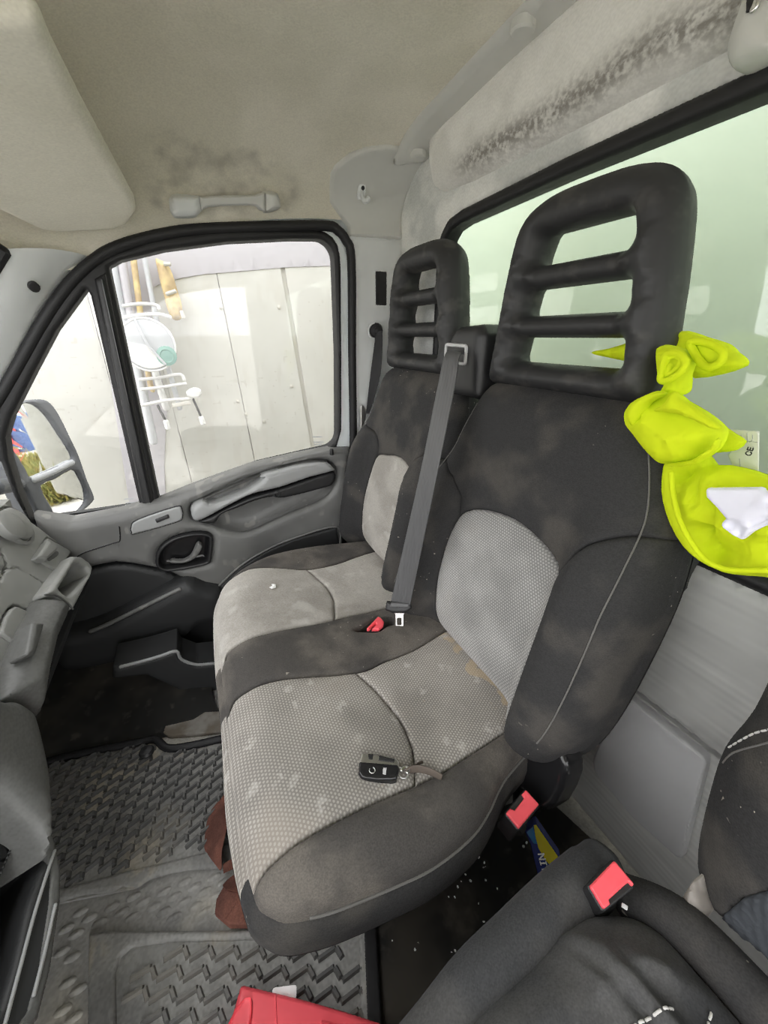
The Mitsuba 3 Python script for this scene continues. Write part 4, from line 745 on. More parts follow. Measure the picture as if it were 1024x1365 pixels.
# door mirror
MIR = FR['MIR']
tag('door_mirror', 'grey door mirror with two glasses seen through the quarter window', 'mirror')
case = poly([(-0.0007, 0.187), (0.0353, 0.1903), (0.0746, 0.1837), (0.0964, 0.1593), (0.1082, 0.1136), (0.116, 0.0439), (0.1226, -0.0229), (0.1191, -0.1084), (0.1214, -0.1834), (0.098, -0.2035), (0.046, -0.2137), (-0.014, -0.2164), (-0.0564, -0.2045), (-0.0939, -0.1751), (-0.1173, -0.1415), (-0.1198, -0.0794), (-0.1243, -0.0245), (-0.12, 0.0357), (-0.1078, 0.0773), (-0.0805, 0.1201), (-0.0401, 0.1613)], 3)
g1 = poly([(-0.0922, 0.1007), (-0.0668, 0.1271), (-0.0113, 0.1762), (0.015, 0.1781), (0.0392, 0.1606), (0.0598, 0.1254), (0.0744, 0.0734), (0.0871, 0.0279), (0.094, -0.0178), (0.0741, -0.0297), (0.012, -0.0311), (-0.0768, -0.0365), (-0.0853, -0.0058), (-0.0924, 0.038), (-0.099, 0.0751)], 3)
g2 = poly([(-0.0617, -0.0738), (-0.0066, -0.0708), (0.0736, -0.0611), (0.0899, -0.089), (0.0938, -0.1372), (0.0818, -0.1773), (0.0549, -0.195), (0.0043, -0.2078), (-0.0295, -0.2048), (-0.0525, -0.1821), (-0.0578, -0.1383)], 2)
add('door_mirror__case', puff(MIR, case.buffer(-.002).difference(g1.buffer(.001)).difference(g2.buffer(.001)), top=.012, rise=.012, r=.012, back=-.03, res=.008), 'm_mirrorcase', label='grey plastic case', smooth=50)
add('door_mirror__back_shell', puff(MIR, case.buffer(-.004), top=-.02, rise=.001, back=-.07, res=.03), 'm_mirrorcase')
add('door_mirror__divider', tube(curve([(-0.5108, 1.5615, 0.5774), (-0.471, 1.6324, 0.5804), (-0.4292, 1.7078, 0.5883)], 4), .010, 10), 'm_palegrey', label='pale bar between the two glasses', smooth=True)
add('door_mirror__main_glass', puff(MIR, g1.buffer(.003), top=0.0, rise=.0001, back=-.01, res=.05), 'm_mirror', label='upper mirror glass', smooth=False)
add('door_mirror__wide_glass', puff(Fr(MIR.O, MIR.U, MIR.V, MIR.N), g2.buffer(.003), top=0.0, rise=.0001, back=-.01, res=.008), 'm_mirror', label='lower mirror glass', smooth=False)
add('door_mirror__arm', tube([MIR.at(-.06, -.06, -.055), (-0.5103, 1.31, 0.6384)], .022, 10), 'm_mirrorcase')
# what the mirrors show behind the cab, plus a bonnet added for bounce light
YB = 1.05
add('cargo_box', trimesh.creation.box(bounds=[[1.10, -1.09, -.35], [4.6, 1.80, 2.1]]), 'm_boxwall', label='pale front wall of the cargo box behind the rear window', cat_='cargo box')  # unseen depth and height shaped to shade the gap and the truck beside
UP = Fr([0, 0, 0], [1, 0, 0], [0, 1, 0], [0, 0, 1])
tag('red_container', 'red container standing far behind, seen in the door mirror', 'container')
add('red_container__body', rbox(UP, 12, 3.0, 14.0, 4.3, -.8, .02, .05, .05, .8), 'm_boxred')
add('blue_container', rbox(UP, 12.4, 4.36, 14.5, 4.75, -.8, .22, .05, .05, .8), 'm_boxblue', label='dark blue container beside the red one, seen in the door mirror', cat_='container')
def shrub(key, c, rx, rz, n, seed, label):
    rg = np.random.RandomState(seed); d = rg.normal(size=(n, 3)); d /= np.linalg.norm(d, axis=1, keepdims=True); d[:, 2] = np.abs(d[:, 2])
    r = rg.uniform(.4, 1, n)[:, None]; p = np.array(c) + d * r * np.array([rx, rx, rz])
    t = rg.normal(size=(n, 3)) * .5 + d + [0, 0, .8]; t /= np.linalg.norm(t, axis=1, keepdims=True); s = np.cross(t, rg.normal(size=(n, 3))); s /= np.linalg.norm(s, axis=1, keepdims=True)
    L = rg.uniform(.12, .28, n)[:, None]
    V = np.stack([p - s * .018, p + s * .018, p + t * L], 1).reshape(-1, 3)
    add(key, trimesh.Trimesh(V, np.arange(3 * n).reshape(-1, 3), process=False), 'm_grass', label=label, cat_='shrub', smooth=False)
add('bounce_hood', skin([np.array([[x, y, z - .10 * ((y - .355) / .9) ** 2] for y in np.linspace(-.55, 1.26, 9)]) for x, z in ((-1.20, .69), (-1.45, .62), (-1.8, .50), (-2.0, .30), (-2.05, -.2))], wrap=False), 'm_white', label='unseen white bonnet of the van, added to bounce light onto the ceiling', cat_='bonnet', smooth=True)  # out of view, added to throw light up to the ceiling
shrub('shrub_001', (8.6, 3.75, -.8), .8, .30, 2500, 5, 'low dry grass further behind, seen in the upper mirror glass')
shrub('shrub', (5.6, 3.15, -.8), .55, .45, 4000, 3, 'dry yellow green shrub behind the truck, seen low in the door mirror')

# ------------------------------------------------------------------ on the floor
FLOOR = FR['FLOOR']
far_mat = poly([(-0.5001, 0.9701), (-0.4216, 0.9598), (-0.2999, 0.933), (-0.2548, 0.9191), (-0.223, 0.8787), (-0.1728, 0.8622), (-0.0617, 0.8412), (0.0305, 0.7983), (-0.0106, 0.5718), (-0.1041, 0.5696), (-0.1265, 0.5657), (-0.19, 0.5771), (-0.2446, 0.5891), (-0.2704, 0.5841), (-0.3099, 0.5962), (-0.399, 0.619), (-0.4303, 0.6535), (-0.479, 0.8061)])
lip = poly([(-0.4276, 0.6522), (-0.3913, 0.6404), (-0.3002, 0.623), (-0.2182, 0.6055), (-0.1471, 0.5896), (-0.1027, 0.5868), (-0.0106, 0.5718), (-0.0206, 0.5164), (-0.1065, 0.5424), (-0.1761, 0.5707), (-0.2378, 0.5873), (-0.2637, 0.581), (-0.2909, 0.5962), (-0.3097, 0.5948), (-0.3621, 0.6142), (-0.399, 0.619)])
tag('floor_mat', 'black rubber mat with hooked treads in the passenger footwell', 'floor mat')
add('floor_mat__sheet', puff(FLOOR, far_mat, top=.006, rise=.003, back=.0006, res=.05), 'm_mat')
add('floor_mat__lip', puff(FLOOR, lip, top=.0115, rise=.005, r=.008, back=.006, res=.012), 'm_mat', label='smooth torn front lip of the mat')
add('floor_mat__back_rim', tube(curve([(-0.4962, 0.9651, 0.01), (-0.4182, 0.9551, 0.01), (-0.2973, 0.9286, 0.01), (-0.2491, 0.918, 0.01), (-0.221, 0.8791, 0.01), (-0.171, 0.8604, 0.01), (-0.0604, 0.8397, 0.01), (0.0343, 0.8128, 0.01)], 4), .010, 8), 'm_rubber', label='raised rim of the mat', smooth=True)
D1_ = np.array([0.1213, 0.0521]); D1_ /= np.linalg.norm(D1_); D2_ = np.array([D1_[1], -D1_[0]])
def hooks(area, L, pu, pv, w, two):
    segs, n = [], 0
    c0 = np.array(area.centroid.coords[0])
    for i in range(-40, 41):
        for j in range(-40, 41):
            c = c0 + D1_ * (i * pu + (j % 2) * pu / 2) + D2_ * j * pv
            if not area.contains(Point(*c)): continue
            a, b, e = c - D1_ * L / 2, c + D1_ * L / 2, c + D1_ * L / 2 + (D2_ * .85 - D1_ * .35) * L * two
            segs += [(a, b), (b, e)]
    return segs
tread = far_mat.buffer(-.012).difference(lip.buffer(.006))
add('floor_mat__tread', bars(FLOOR, hooks(tread, .030, .034, .0225, .0085, .5), .0085, .0058, .0135), 'm_tread', kind='stuff', label='hooked tread pattern', smooth=False)
near_mat = poly([(-0.3383, 0.5424), (-0.308, 0.5326), (-0.1149, 0.4438), (0.0105, 0.3888), (0.131, 0.3371), (0.0759, 0.1949), (-0.3136, 0.3763)])
tag('floor_mat_001', 'black rubber mat with zigzag treads and raised rim, partly under the red case', 'floor mat')
add('floor_mat_001__sheet', puff(FLOOR, near_mat, top=.007, rise=.003, back=.0006, res=.05), 'm_mat')
inner = poly([(-0.2728, 0.3573), (-0.2872, 0.4653), (-0.2825, 0.4828), (-0.2647, 0.4889), (-0.2019, 0.467), (-0.1161, 0.4292), (0.0317, 0.3636), (0.1044, 0.334), (0.0596, 0.2025)])
add('floor_mat_001__rim', puff(FLOOR, near_mat.buffer(-.001).difference(inner), top=.015, rise=.006, r=.007, back=.006, res=.012), 'm_mat', label='raised rim of the mat')
zz = []
c0 = np.array(inner.centroid.coords[0])
e1 = np.array([0.0882, 0.0054]); e1 /= np.linalg.norm(e1)
e2 = np.array([0.014, -0.0441]); e2 /= np.linalg.norm(e2)
step = e1 * .034 + e2 * .022; acr = np.array([-step[1], step[0]]) / np.linalg.norm(step) * .024
for i in range(-14, 15):
    for j in range(-22, 23):
        c = c0 + step * i + acr * j
        if inner.buffer(-.012).contains(Point(*c)): zz += [(c - e1 * .017, c + e1 * .017), (c + e1 * .017, c + e1 * .017 + e2 * .019)]
add('floor_mat_001__tread', bars(FLOOR, zz, .0090, .0068, .0140), 'm_tread', kind='stuff', label='zigzag tread pattern', smooth=False)
# moulded ovals of the floor between the mats
mid_ = poly([(-0.3979, 0.6137), (-0.2961, 0.586), (-0.1762, 0.5639), (-0.1065, 0.5424), (-0.0764, 0.4348), (-0.3151, 0.5427), (-0.3441, 0.5429), (-0.3225, 0.3956), (-0.3767, 0.4208)]).buffer(-.008)
ov = []
c0 = np.array(mid_.centroid.coords[0])
for i in range(-30, 31):
    for j in range(-30, 31):
        c = c0 + np.array([i * .036 + (j % 2) * .018, j * .0165])
        if mid_.contains(Point(*c)): ov.append(lathe(FLOOR, c[0], c[1], [(.0075, -.001), (.0055, .0028), (.0004, .004)], 8))
for m in ov: m.vertices[:, 0] = m.vertices[:, 0].mean() + (m.vertices[:, 0] - m.vertices[:, 0].mean()) * 2.0
st('floor__tread', cat(ov), 'm_floor', label='oval moulded treads', smooth=60); labels['floor__tread']['kind'] = 'stuff'
st('floor__kick_carpet', skin([np.array(r) for r in (
    [(-.75, .96, .004), (-.40, .945, .004), (-.15, .91, .004), (-.07, .905, .004)], [(-.75, 1.02, .03), (-.40, 1.0, .028), (-.16, .97, .02), (-.09, .95, .008)],
    [(-.75, 1.12, .07), (-.40, 1.10, .065), (-.18, 1.06, .05), (-.10, 1.0, .015)], [(-.75, 1.27, .13), (-.40, 1.27, .12), (-.20, 1.27, .09), (-.10, 1.27, .03)])], wrap=False), 'm_carpet', label='black carpet rising to the side of the footwell', smooth=True)
st('floor__sill_plate', puff(FLOOR, poly([(-0.2271, 1.0228), (-0.1707, 1.0403), (-0.1477, 0.9719), (-0.0727, 0.937), (-0.0128, 0.9147), (-0.0218, 0.8473), (-0.0788, 0.8663), (-0.2167, 0.9134), (-0.2289, 0.9564)], 2), top=.012, rise=.006, back=.001, res=.012), 'm_worn', label='worn dirty patch of the sill')
add('round_plug', lathe(Fr((-0.2634, 0.876, 0.022), [1, 0, 0], [0, 1, 0], [0, 0, 1]), 0, 0, [(.006, -.022), (.006, -.006), (.016, -.002), (.018, .004), (.014, .010), (.0004, .012)], 20), 'm_black', label='round black plug at the back edge of the footwell mat', cat_='plug')
# brown strap
tag('brown_strap', 'reddish brown webbing strap lying in loops under the front of the bench', 'strap')
add('brown_strap__loop', ribbon([(-0.0761, 0.7216, 0.008), (-0.0922, 0.6945, 0.008), (-0.127, 0.6643, 0.008), (-0.1403, 0.6121, 0.008), (-0.1373, 0.5838, 0.008), (-0.1139, 0.5419, 0.008)], [(-0.0609, 0.6556, 0.045), (-0.073, 0.6333, 0.045), (-0.0862, 0.6097, 0.045), (-0.0983, 0.5751, 0.045), (-0.1061, 0.5499, 0.045), (-0.1066, 0.5255, 0.045)], .0018, 8), 'm_strap', smooth=True)
add('brown_strap__loop', ribbon([(-0.1065, 0.5384, 0.03), (-0.076, 0.5409, 0.03), (-0.0353, 0.5437, 0.03)], [(-0.1084, 0.5319, 0.012), (-0.0738, 0.5309, 0.012), (-0.0326, 0.5272, 0.012)], .0018, 8), 'm_strap', smooth=True)
add('brown_strap__flat_end', puff(FLOOR, poly([(-0.108, 0.5023), (-0.077, 0.484), (-0.066, 0.4827), (-0.0525, 0.4342), (-0.0639, 0.4203), (-0.1043, 0.4392), (-0.1265, 0.4675), (-0.1226, 0.4869)]), top=.030, rise=.004, back=.014, res=.008), 'm_strap')
add('brown_strap__fold', ribbon([(-0.1109, 0.5102, 0.016), (-0.0921, 0.5171, 0.016), (-0.0637, 0.5145, 0.016)], [(-0.1057, 0.4923, 0.033), (-0.0751, 0.4731, 0.033), (-0.0534, 0.4704, 0.033)], .0018, 6), 'm_strap', smooth=True)
add('brown_strap__crease', tube([(-0.0705, 0.4796, 0.0305), (-0.093, 0.461, 0.0305), (-0.1084, 0.4498, 0.0305)], .0012, 6), 'm_strap')
# red case with a white card
tag('red_case', 'red plastic case lying on the near floor mat at the bottom edge', 'case')
RC = Fr([0, 0, .035], [1, 0, 0], [0, 1, 0], [0, 0, 1])
add('red_case__shell', puff(RC, poly([(-0.0912, 0.3459), (-0.0091, 0.2912), (0.0502, 0.2494), (0.1157, 0.2006), (0.0989, 0.1447), (-0.1325, 0.2524), (-0.1189, 0.2984)], 0, .004), top=.020, rise=.006, r=.006, back=-.025, res=.012), 'm_red', smooth=50)
add('red_case__finger_groove', puff(RC, poly([(-0.1124, 0.3104), (-0.0924, 0.3246), (-0.0824, 0.3242), (-0.0777, 0.3177), (-0.0884, 0.2876), (-0.1197, 0.2874)], 2), top=.0205, rise=-.004, r=.004, back=.01, res=.005), 'm_red', label='grooved grip')
add('red_case__ridge', tube([(-0.0435, 0.3105, 0.0555), (-0.0526, 0.242, 0.0555)], .0012, 6), 'm_red')
add('red_case__lid', puff(RC, poly([(0.0145, 0.2558), (0.1007, 0.1955), (0.0851, 0.1632), (-0.005, 0.2052)], 0, .002), top=.026, rise=.004, back=.015, res=.012), 'm_red')
WC = Fr((-0.0328, 0.3052, 0.045), [.94, -.34, 0], [.20, .55, .35], [-.2, -.55, .80])
add('white_card', rbox(WC, -.018, -.02, .020, .018, 0, .001, .0006, .004), 'm_card', label='white card sticking out behind the red case', cat_='card')

# ------------------------------------------------------------------ on the bench
tag('car_key', 'black car key with a silver edge and a leather strap lying on the near cushion', 'car key')
def kz(s): return s
KF = CUSH
kh = float(hC(np.array([.345]), np.array([.262]))[0]) + .004
body = poly([(0.3666, 0.2925), (0.376, 0.2855), (0.374, 0.2772), (0.3683, 0.2651), (0.3498, 0.2396), (0.3431, 0.2375), (0.3339, 0.2417), (0.3227, 0.2513), (0.3241, 0.2595), (0.3307, 0.2772), (0.3395, 0.2939), (0.3436, 0.2985), (0.3505, 0.2996)], 0, .002)
face = poly([(0.3626, 0.2939), (0.3531, 0.2746), (0.3376, 0.2437), (0.3316, 0.2436), (0.3205, 0.2531), (0.3218, 0.2611), (0.3283, 0.2787), (0.3371, 0.2952), (0.3406, 0.2996), (0.348, 0.3009)], 0, .002)
add('car_key__shell', puff(KF, body, top=kh + .008, rise=.003, r=.003, back=kh - .001, res=.004), 'm_steel', label='silver edge of the key')
add('car_key__cover', puff(KF, face, top=kh + .0115, rise=.003, r=.003, back=kh, res=.004), 'm_blackgloss', label='black cover with an emblem')
ec = (0.3428, 0.2821)
add('car_key__emblem', tube([KF.at(ec[0] + .0042 * math.cos(t), ec[1] + .0042 * math.sin(t), kh + .0117) for t in np.linspace(.6, 5.6, 20)], .0008, 6), 'm_chrome', smooth=True)
add('car_key__blade_slot', puff(KF, poly([(0.3701, 0.2766), (0.3673, 0.2694), (0.3595, 0.274), (0.3628, 0.2792)]), top=kh + .0088, rise=.0005, back=kh + .004, res=.004), 'm_black')
add('car_key__button', puff(KF, poly([(0.3621, 0.2623), (0.3477, 0.2433), (0.344, 0.2461), (0.3553, 0.2663)]), top=kh + .0095, rise=.001, back=kh + .004, res=.004), 'm_black')
add('car_key__mark', puff(KF, poly([(0.341, 0.2655), (0.3385, 0.261), (0.3298, 0.2665), (0.3323, 0.2704)]), top=kh + .0118, rise=.0003, back=kh + .01, res=.004), 'm_panelgrey')
add('car_key__ring', tube(curve([(0.1778, 0.337, 0.4197), (0.1831, 0.3368, 0.4192), (0.1898, 0.3287, 0.4186), (0.187, 0.3205, 0.4188), (0.1787, 0.3215, 0.4196), (0.1759, 0.3284, 0.4199)], 5, True), .0011, 6, closed=True), 'm_chrome', smooth=True)
add('car_key__clasp', tube(curve([(0.1811, 0.3307, 0.4214), (0.1899, 0.3336, 0.4206), (0.1931, 0.3283, 0.4202), (0.1875, 0.3246, 0.4208)], 4), .0022, 8), 'm_chrome', smooth=True)
add('car_key__strap', ribbon([(0.1858, 0.3283, 0.425), (0.2047, 0.3273, 0.4231), (0.2224, 0.315, 0.4214), (0.2331, 0.3002, 0.4203)], [(0.1914, 0.3291, 0.4114), (0.2082, 0.3238, 0.4097), (0.2222, 0.3135, 0.4084), (0.233, 0.3018, 0.4073)], .0016, 6), 'm_leather', label='brown leather strap', smooth=True)
add('car_key__strap_loop', ribbon([(0.202, 0.3289, 0.4194), (0.2102, 0.3324, 0.4186), (0.2184, 0.3326, 0.4178)], [(0.2096, 0.3307, 0.4106), (0.2158, 0.3337, 0.41), (0.2216, 0.3339, 0.4094)], .0014, 5), 'm_leather', smooth=True)
PS = (0.863, 0.3242)
ph_ = float(hC(np.array([PS[0]]), np.array([PS[1]]))[0])
add('paper_scrap', pillow(CUSH, poly([(PS[0] - .008, PS[1] - .006), (PS[0] + .006, PS[1] - .008), (PS[0] + .0085, PS[1] + .002), (PS[0], PS[1] + .001), (PS[0] - .003, PS[1] + .009), (PS[0] - .011, PS[1] + .005)]), .005, .004, mid=ph_ + .009, res=.002), 'm_card', label='tiny white scrap on the far seat cushion', cat_='paper')
# belt buckles
def buckle(key, fr, quad_, notch, label, body_h):
    tag(key, label, 'belt buckle')
    face, nt = poly(quad_).buffer(-.002).buffer(.002), poly(notch)
    add(key + '__body', puff(fr, face.buffer(.002), top=-.001, rise=.002, back=-body_h, res=.006), 'm_black', label='black plastic housing')
    add(key + '__button', puff(fr, face.difference(nt), top=.004, rise=.002, r=.002, back=-.001, res=.004), 'm_red', label='red release button')
BA, BB = FR['BKA'], FR['BKB']
buckle('belt_buckle', BA, [(-0.0047, 0.0273), (0.0184, 0.0197), (0.0022, -0.026), (-0.0203, -0.0179)], [(-0.0103, 0.0192), (-0.0053, 0.0166), (-0.0033, 0.0151), (-0.0103, -0.0076), (-0.016, -0.0085), (-0.0206, -0.0095)], 'red topped belt buckle standing beside the near side of the bench', .075)
buckle('belt_buckle_001', BB, [(-0.0012, 0.0231), (0.0209, 0.0129), (-0.004, -0.0264), (-0.0205, -0.0146)], [(0.015, 0.0111), (0.0119, 0.0064), (-0.0008, -0.0155), (0.0016, -0.0187), (0.0066, -0.0186), (0.025, 0.0087)], 'red topped belt buckle beside the driver seat, largest of the three', .07)
TB = Fr((0.329, 0.0896, 0.436), BB.U, BB.V, BB.N)
add('belt_buckle_001__tag', rbox(TB, -.0028, -.002, .0028, .002, -.002, .0005, .0004), 'm_panelgrey', label='small white mark')
add('belt_buckle__stalk', tube(curve([BA.at(0, 0, -.07), BA.at(.01, .01, -.10), (.42, .31, .24)], 5), .013, 8), 'm_black', label='black stalk')
for sgn in (1,):
    g_ = poly([(0.6401, 0.1671), (0.6717, 0.1246), (0.6671, 0.1202), (0.6501, 0.1186), (0.6399, 0.1259), (0.6311, 0.1404)], 0, .002)
    tag('belt_buckle_002', 'small red topped belt buckle sunk in the recess between the two seats', 'belt buckle')
    g_ = g_.difference(poly([(0.6386, 0.1599), (0.6533, 0.1386), (0.6475, 0.1382), (0.6329, 0.1594)]))
    if g_.geom_type != 'Polygon': g_ = max(g_.geoms, key=lambda q: q.area)
    add('belt_buckle_002__button', puff(CUSH, g_, top=.016, rise=.003, back=.008, res=.004), 'm_red')
    add('belt_buckle_002__body', puff(CUSH, g_.convex_hull.buffer(-.001), top=.008, rise=.002, back=-.05, res=.005), 'm_black')
# black bracket behind the near buckle
add('seat_bracket', puff(Fr((0.42, 0.2784, 0.3533), [0, 1, 0], [.3, 0, .95], [-.95, 0, .3]), poly([(-.035, -.055), (.035, -.06), (.035, .04), (-.01, .055), (-.04, .03)], 3), top=.01, rise=.01, r=.012, back=-.03, res=.01), 'm_blackgloss', label='black plastic bracket behind the near end of the bench', cat_='bracket')
# outer seat belt on the pillar
tag('outer_seat_belt', 'black seat belt hanging from the pillar behind the far seat', 'seat belt')
add('outer_seat_belt__webbing', ribbon([(0.5407, 1.225, 1.0104), (0.5377, 1.225, 0.9756), (0.5235, 1.225, 0.8903), (0.5083, 1.225, 0.7861), (0.5052, 1.225, 0.7665)], [(0.5525, 1.2, 1.0145), (0.5535, 1.2, 0.9759), (0.5469, 1.2, 0.8913), (0.5206, 1.2, 0.8082), (0.5056, 1.2, 0.7705)], .0014, 8), 'm_darkweb', smooth=True)
add('outer_seat_belt__webbing', ribbon([(0.4822, 1.22, 0.6934), (0.4672, 1.22, 0.648), (0.4524, 1.22, 0.6179)], [(0.4805, 1.205, 0.6917), (0.4666, 1.205, 0.6413), (0.453, 1.205, 0.6111)], .0014, 8), 'm_darkweb', smooth=True)
add('outer_seat_belt__guide', lathe(Fr((0.5465, 1.23, 1.0148), [1, 0, 0], [0, 0, 1], [0, -1, 0]), 0, 0, [(.020, -.018), (.022, 0), (.018, .006), (.011, .007), (.010, .012), (.0004, .014)], 20), 'm_black', label='black belt guide')
add('outer_seat_belt__guide_ring', tube([np.array((0.5403, 1.23, 1.0126)) + [.020 * math.cos(t), 0, .022 * math.sin(t)] for t in np.linspace(1.6, 4.8, 12)], .003, 6), 'm_pillar', smooth=True)
add('outer_seat_belt__tongue', puff(Fr([0, 1.26, 0], [1, 0, 0], [0, 0, 1], [0, -1, 0]), poly([(0.4808, 0.794), (0.4925, 0.7942), (0.4995, 0.7693), (0.4929, 0.7401), (0.484, 0.7066), (0.4772, 0.696), (0.4805, 0.7411)], 2), top=.052, rise=.002, back=.048, res=.006), 'm_steel', label='steel tongue')

# ------------------------------------------------------------------ hi-vis jacket behind the near headrest
JAC = FR['JAC']
tag('hi_vis_jacket', 'fluorescent yellow jacket with a white reflective patch bundled behind the near headrest', 'jacket')
J = 'hi_vis_jacket__'
def wr(s, a, k, folds=()):                    # folds: (points, height, width); plus small creases
    ls = [(LineString(curve(p, 4)), q, w_) for p, q, w_ in folds]
    def f(u, v):
        h = a * (meshkit.fbm(np.stack([u * s + k, v * s, 0 * u + k], 1), 3) - .5)
        P_ = shapely.points(np.stack([u, v], 1))
        for l, q, w_ in ls:
            d = shapely.distance(l, P_) / w_; h = h + 1.5 * q * np.exp(-np.minimum(d, 6) ** 1.4)
        return h
    return f
def jp(name, g, th, r, mid, s=16, a=.02, k=0, m='m_yellow', folds=(), **kw): add(J + name, pillow(JAC, g, th, r, mid=mid, res=.005, p=2.0, hf=wr(s, a, k, folds), thin=.004), m, smooth=True, **kw)
jp('sleeve', poly([(0.406, 0.2958), (0.3943, 0.3015), (0.3661, 0.3036), (0.344, 0.3057), (0.3189, 0.2983), (0.2949, 0.2916), (0.2832, 0.2826), (0.273, 0.2762), (0.27, 0.2667), (0.2914, 0.2565), (0.3186, 0.2499), (0.3282, 0.2577), (0.3521, 0.2541), (0.3971, 0.2628), (0.4694, 0.2719), (0.4737, 0.2782), (0.4506, 0.2821)], 2), .06, .035, -.022, 12, .012, 1, folds=[([(0.351, 0.2953), (0.3309, 0.3022), (0.3162, 0.2989)], -.010, .006), ([(0.3355, 0.2869), (0.326, 0.2913), (0.3159, 0.298)], -.016, .010), ([(0.3037, 0.2567), (0.2856, 0.2622), (0.2625, 0.2709)], .008, .008), ([(0.3103, 0.2733), (0.2949, 0.2607)], -.008, .008)])
pkt = curve([(0.54, 0.3079, 0.9933), (0.54, 0.3005, 0.9821), (0.54, 0.2891, 0.9709), (0.54, 0.2809, 0.9672), (0.54, 0.2735, 0.9705), (0.54, 0.2698, 0.9754), (0.54, 0.2711, 0.9831), (0.54, 0.2774, 0.9883), (0.54, 0.2927, 0.9935)], 6, True)
add(J + 'cuff_rim', tube(pkt, .0045, 8, closed=True), 'm_yellow', smooth=True)
jp('cuff_inside', poly([(0.305, 0.2917), (0.2923, 0.2919), (0.2771, 0.2872), (0.2723, 0.2823), (0.2715, 0.2761), (0.2754, 0.2717), (0.2814, 0.2688), (0.2888, 0.2726), (0.2989, 0.2822)], 2), .012, .008, .022, 20, .008, 4)
jp('rolled_cuff', poly([(0.3395, 0.287), (0.318, 0.287), (0.3055, 0.2792), (0.2997, 0.2709), (0.3, 0.2577), (0.2972, 0.2486), (0.2977, 0.2348), (0.3208, 0.2339), (0.3197, 0.2465), (0.3277, 0.2484)], 3), .06, .03, .03, 16, .014, 2)
add(J + 'rolled_cuff_rim', tube(curve([(0.506, 0.3107, 0.9804), (0.506, 0.2985, 0.9814), (0.506, 0.2889, 0.9752), (0.506, 0.2876, 0.969), (0.506, 0.2909, 0.9608), (0.506, 0.3018, 0.9521), (0.506, 0.3098, 0.9524), (0.506, 0.311, 0.966)], 6, True), .004, 8, closed=True), 'm_yellow', smooth=True)
add(J + 'rolled_cuff_inner', tube(curve([(0.508, 0.3082, 0.9578), (0.508, 0.3094, 0.9742), (0.508, 0.3022, 0.9786), (0.508, 0.2945, 0.9749), (0.508, 0.2955, 0.9669), (0.508, 0.3048, 0.9581), (0.508, 0.3046, 0.9696)], 6), .003, 8), 'm_yellow', smooth=True)
jp('knot', poly([(0.348, 0.2074), (0.3441, 0.2214), (0.3324, 0.2303), (0.3192, 0.2376), (0.3086, 0.2359), (0.3032, 0.2387), (0.2888, 0.2305), (0.2666, 0.2218), (0.2422, 0.2077), (0.2377, 0.1954), (0.2395, 0.1831), (0.2452, 0.1712), (0.2555, 0.1626), (0.2833, 0.1534), (0.3036, 0.1617), (0.3288, 0.1804), (0.341, 0.1905)], 3), .11, .07, .045, 11, .012, 3, folds=[([(0.3024, 0.2363), (0.3106, 0.23), (0.319, 0.2236), (0.321, 0.2169)], -.022, .007), ([(0.2959, 0.2379), (0.3014, 0.2295), (0.3137, 0.218)], .010, .008), ([(0.3059, 0.2179), (0.2864, 0.2209), (0.2727, 0.2255), (0.2565, 0.2239), (0.2429, 0.2182)], -.008, .010), ([(0.25, 0.1779), (0.242, 0.185), (0.2342, 0.1894), (0.227, 0.1943)], -.026, .009), ([(0.2653, 0.1651), (0.2474, 0.1717), (0.2345, 0.1802), (0.2275, 0.191), (0.2276, 0.2054)], .010, .006), ([(0.2833, 0.2396), (0.2765, 0.2274), (0.27, 0.2218)], .008, .010), ([(0.3102, 0.1956), (0.2906, 0.1923), (0.2742, 0.1781)], -.007, .012), ([(0.2637, 0.2113), (0.2458, 0.2081), (0.2294, 0.2113)], -.006, .014)])
jp('fold', poly([(0.3275, 0.2109), (0.3247, 0.2262), (0.3133, 0.2347), (0.3008, 0.2414), (0.2909, 0.24), (0.2954, 0.2345), (0.305, 0.2276), (0.308, 0.2208), (0.3117, 0.2081), (0.3185, 0.1977)], 3), .035, .022, .078, 24, .006, 11)
jp('fold', poly([(0.2775, 0.2437), (0.2665, 0.2359), (0.2461, 0.2278), (0.2239, 0.2151), (0.2299, 0.2121), (0.2491, 0.2179), (0.2637, 0.2206), (0.2801, 0.2209), (0.2937, 0.2205), (0.283, 0.2313)], 3), .030, .022, .086, 24, .006, 12)
jp('fold', poly([(0.2723, 0.1585), (0.2612, 0.1649), (0.2468, 0.1718), (0.2376, 0.1824), (0.2323, 0.1896), (0.2295, 0.2008), (0.2272, 0.1916), (0.2305, 0.1834), (0.2367, 0.1742), (0.2453, 0.1666), (0.2581, 0.1603)], 3), .035, .020, .070, 24, .006, 13)
jp('hem_flap', poly([(0.265, 0.2043), (0.2549, 0.2023), (0.2424, 0.1965), (0.2299, 0.1903), (0.2355, 0.1789), (0.2478, 0.1737), (0.2558, 0.1739)], 2), .02, .012, .01, 30, .012, 5)
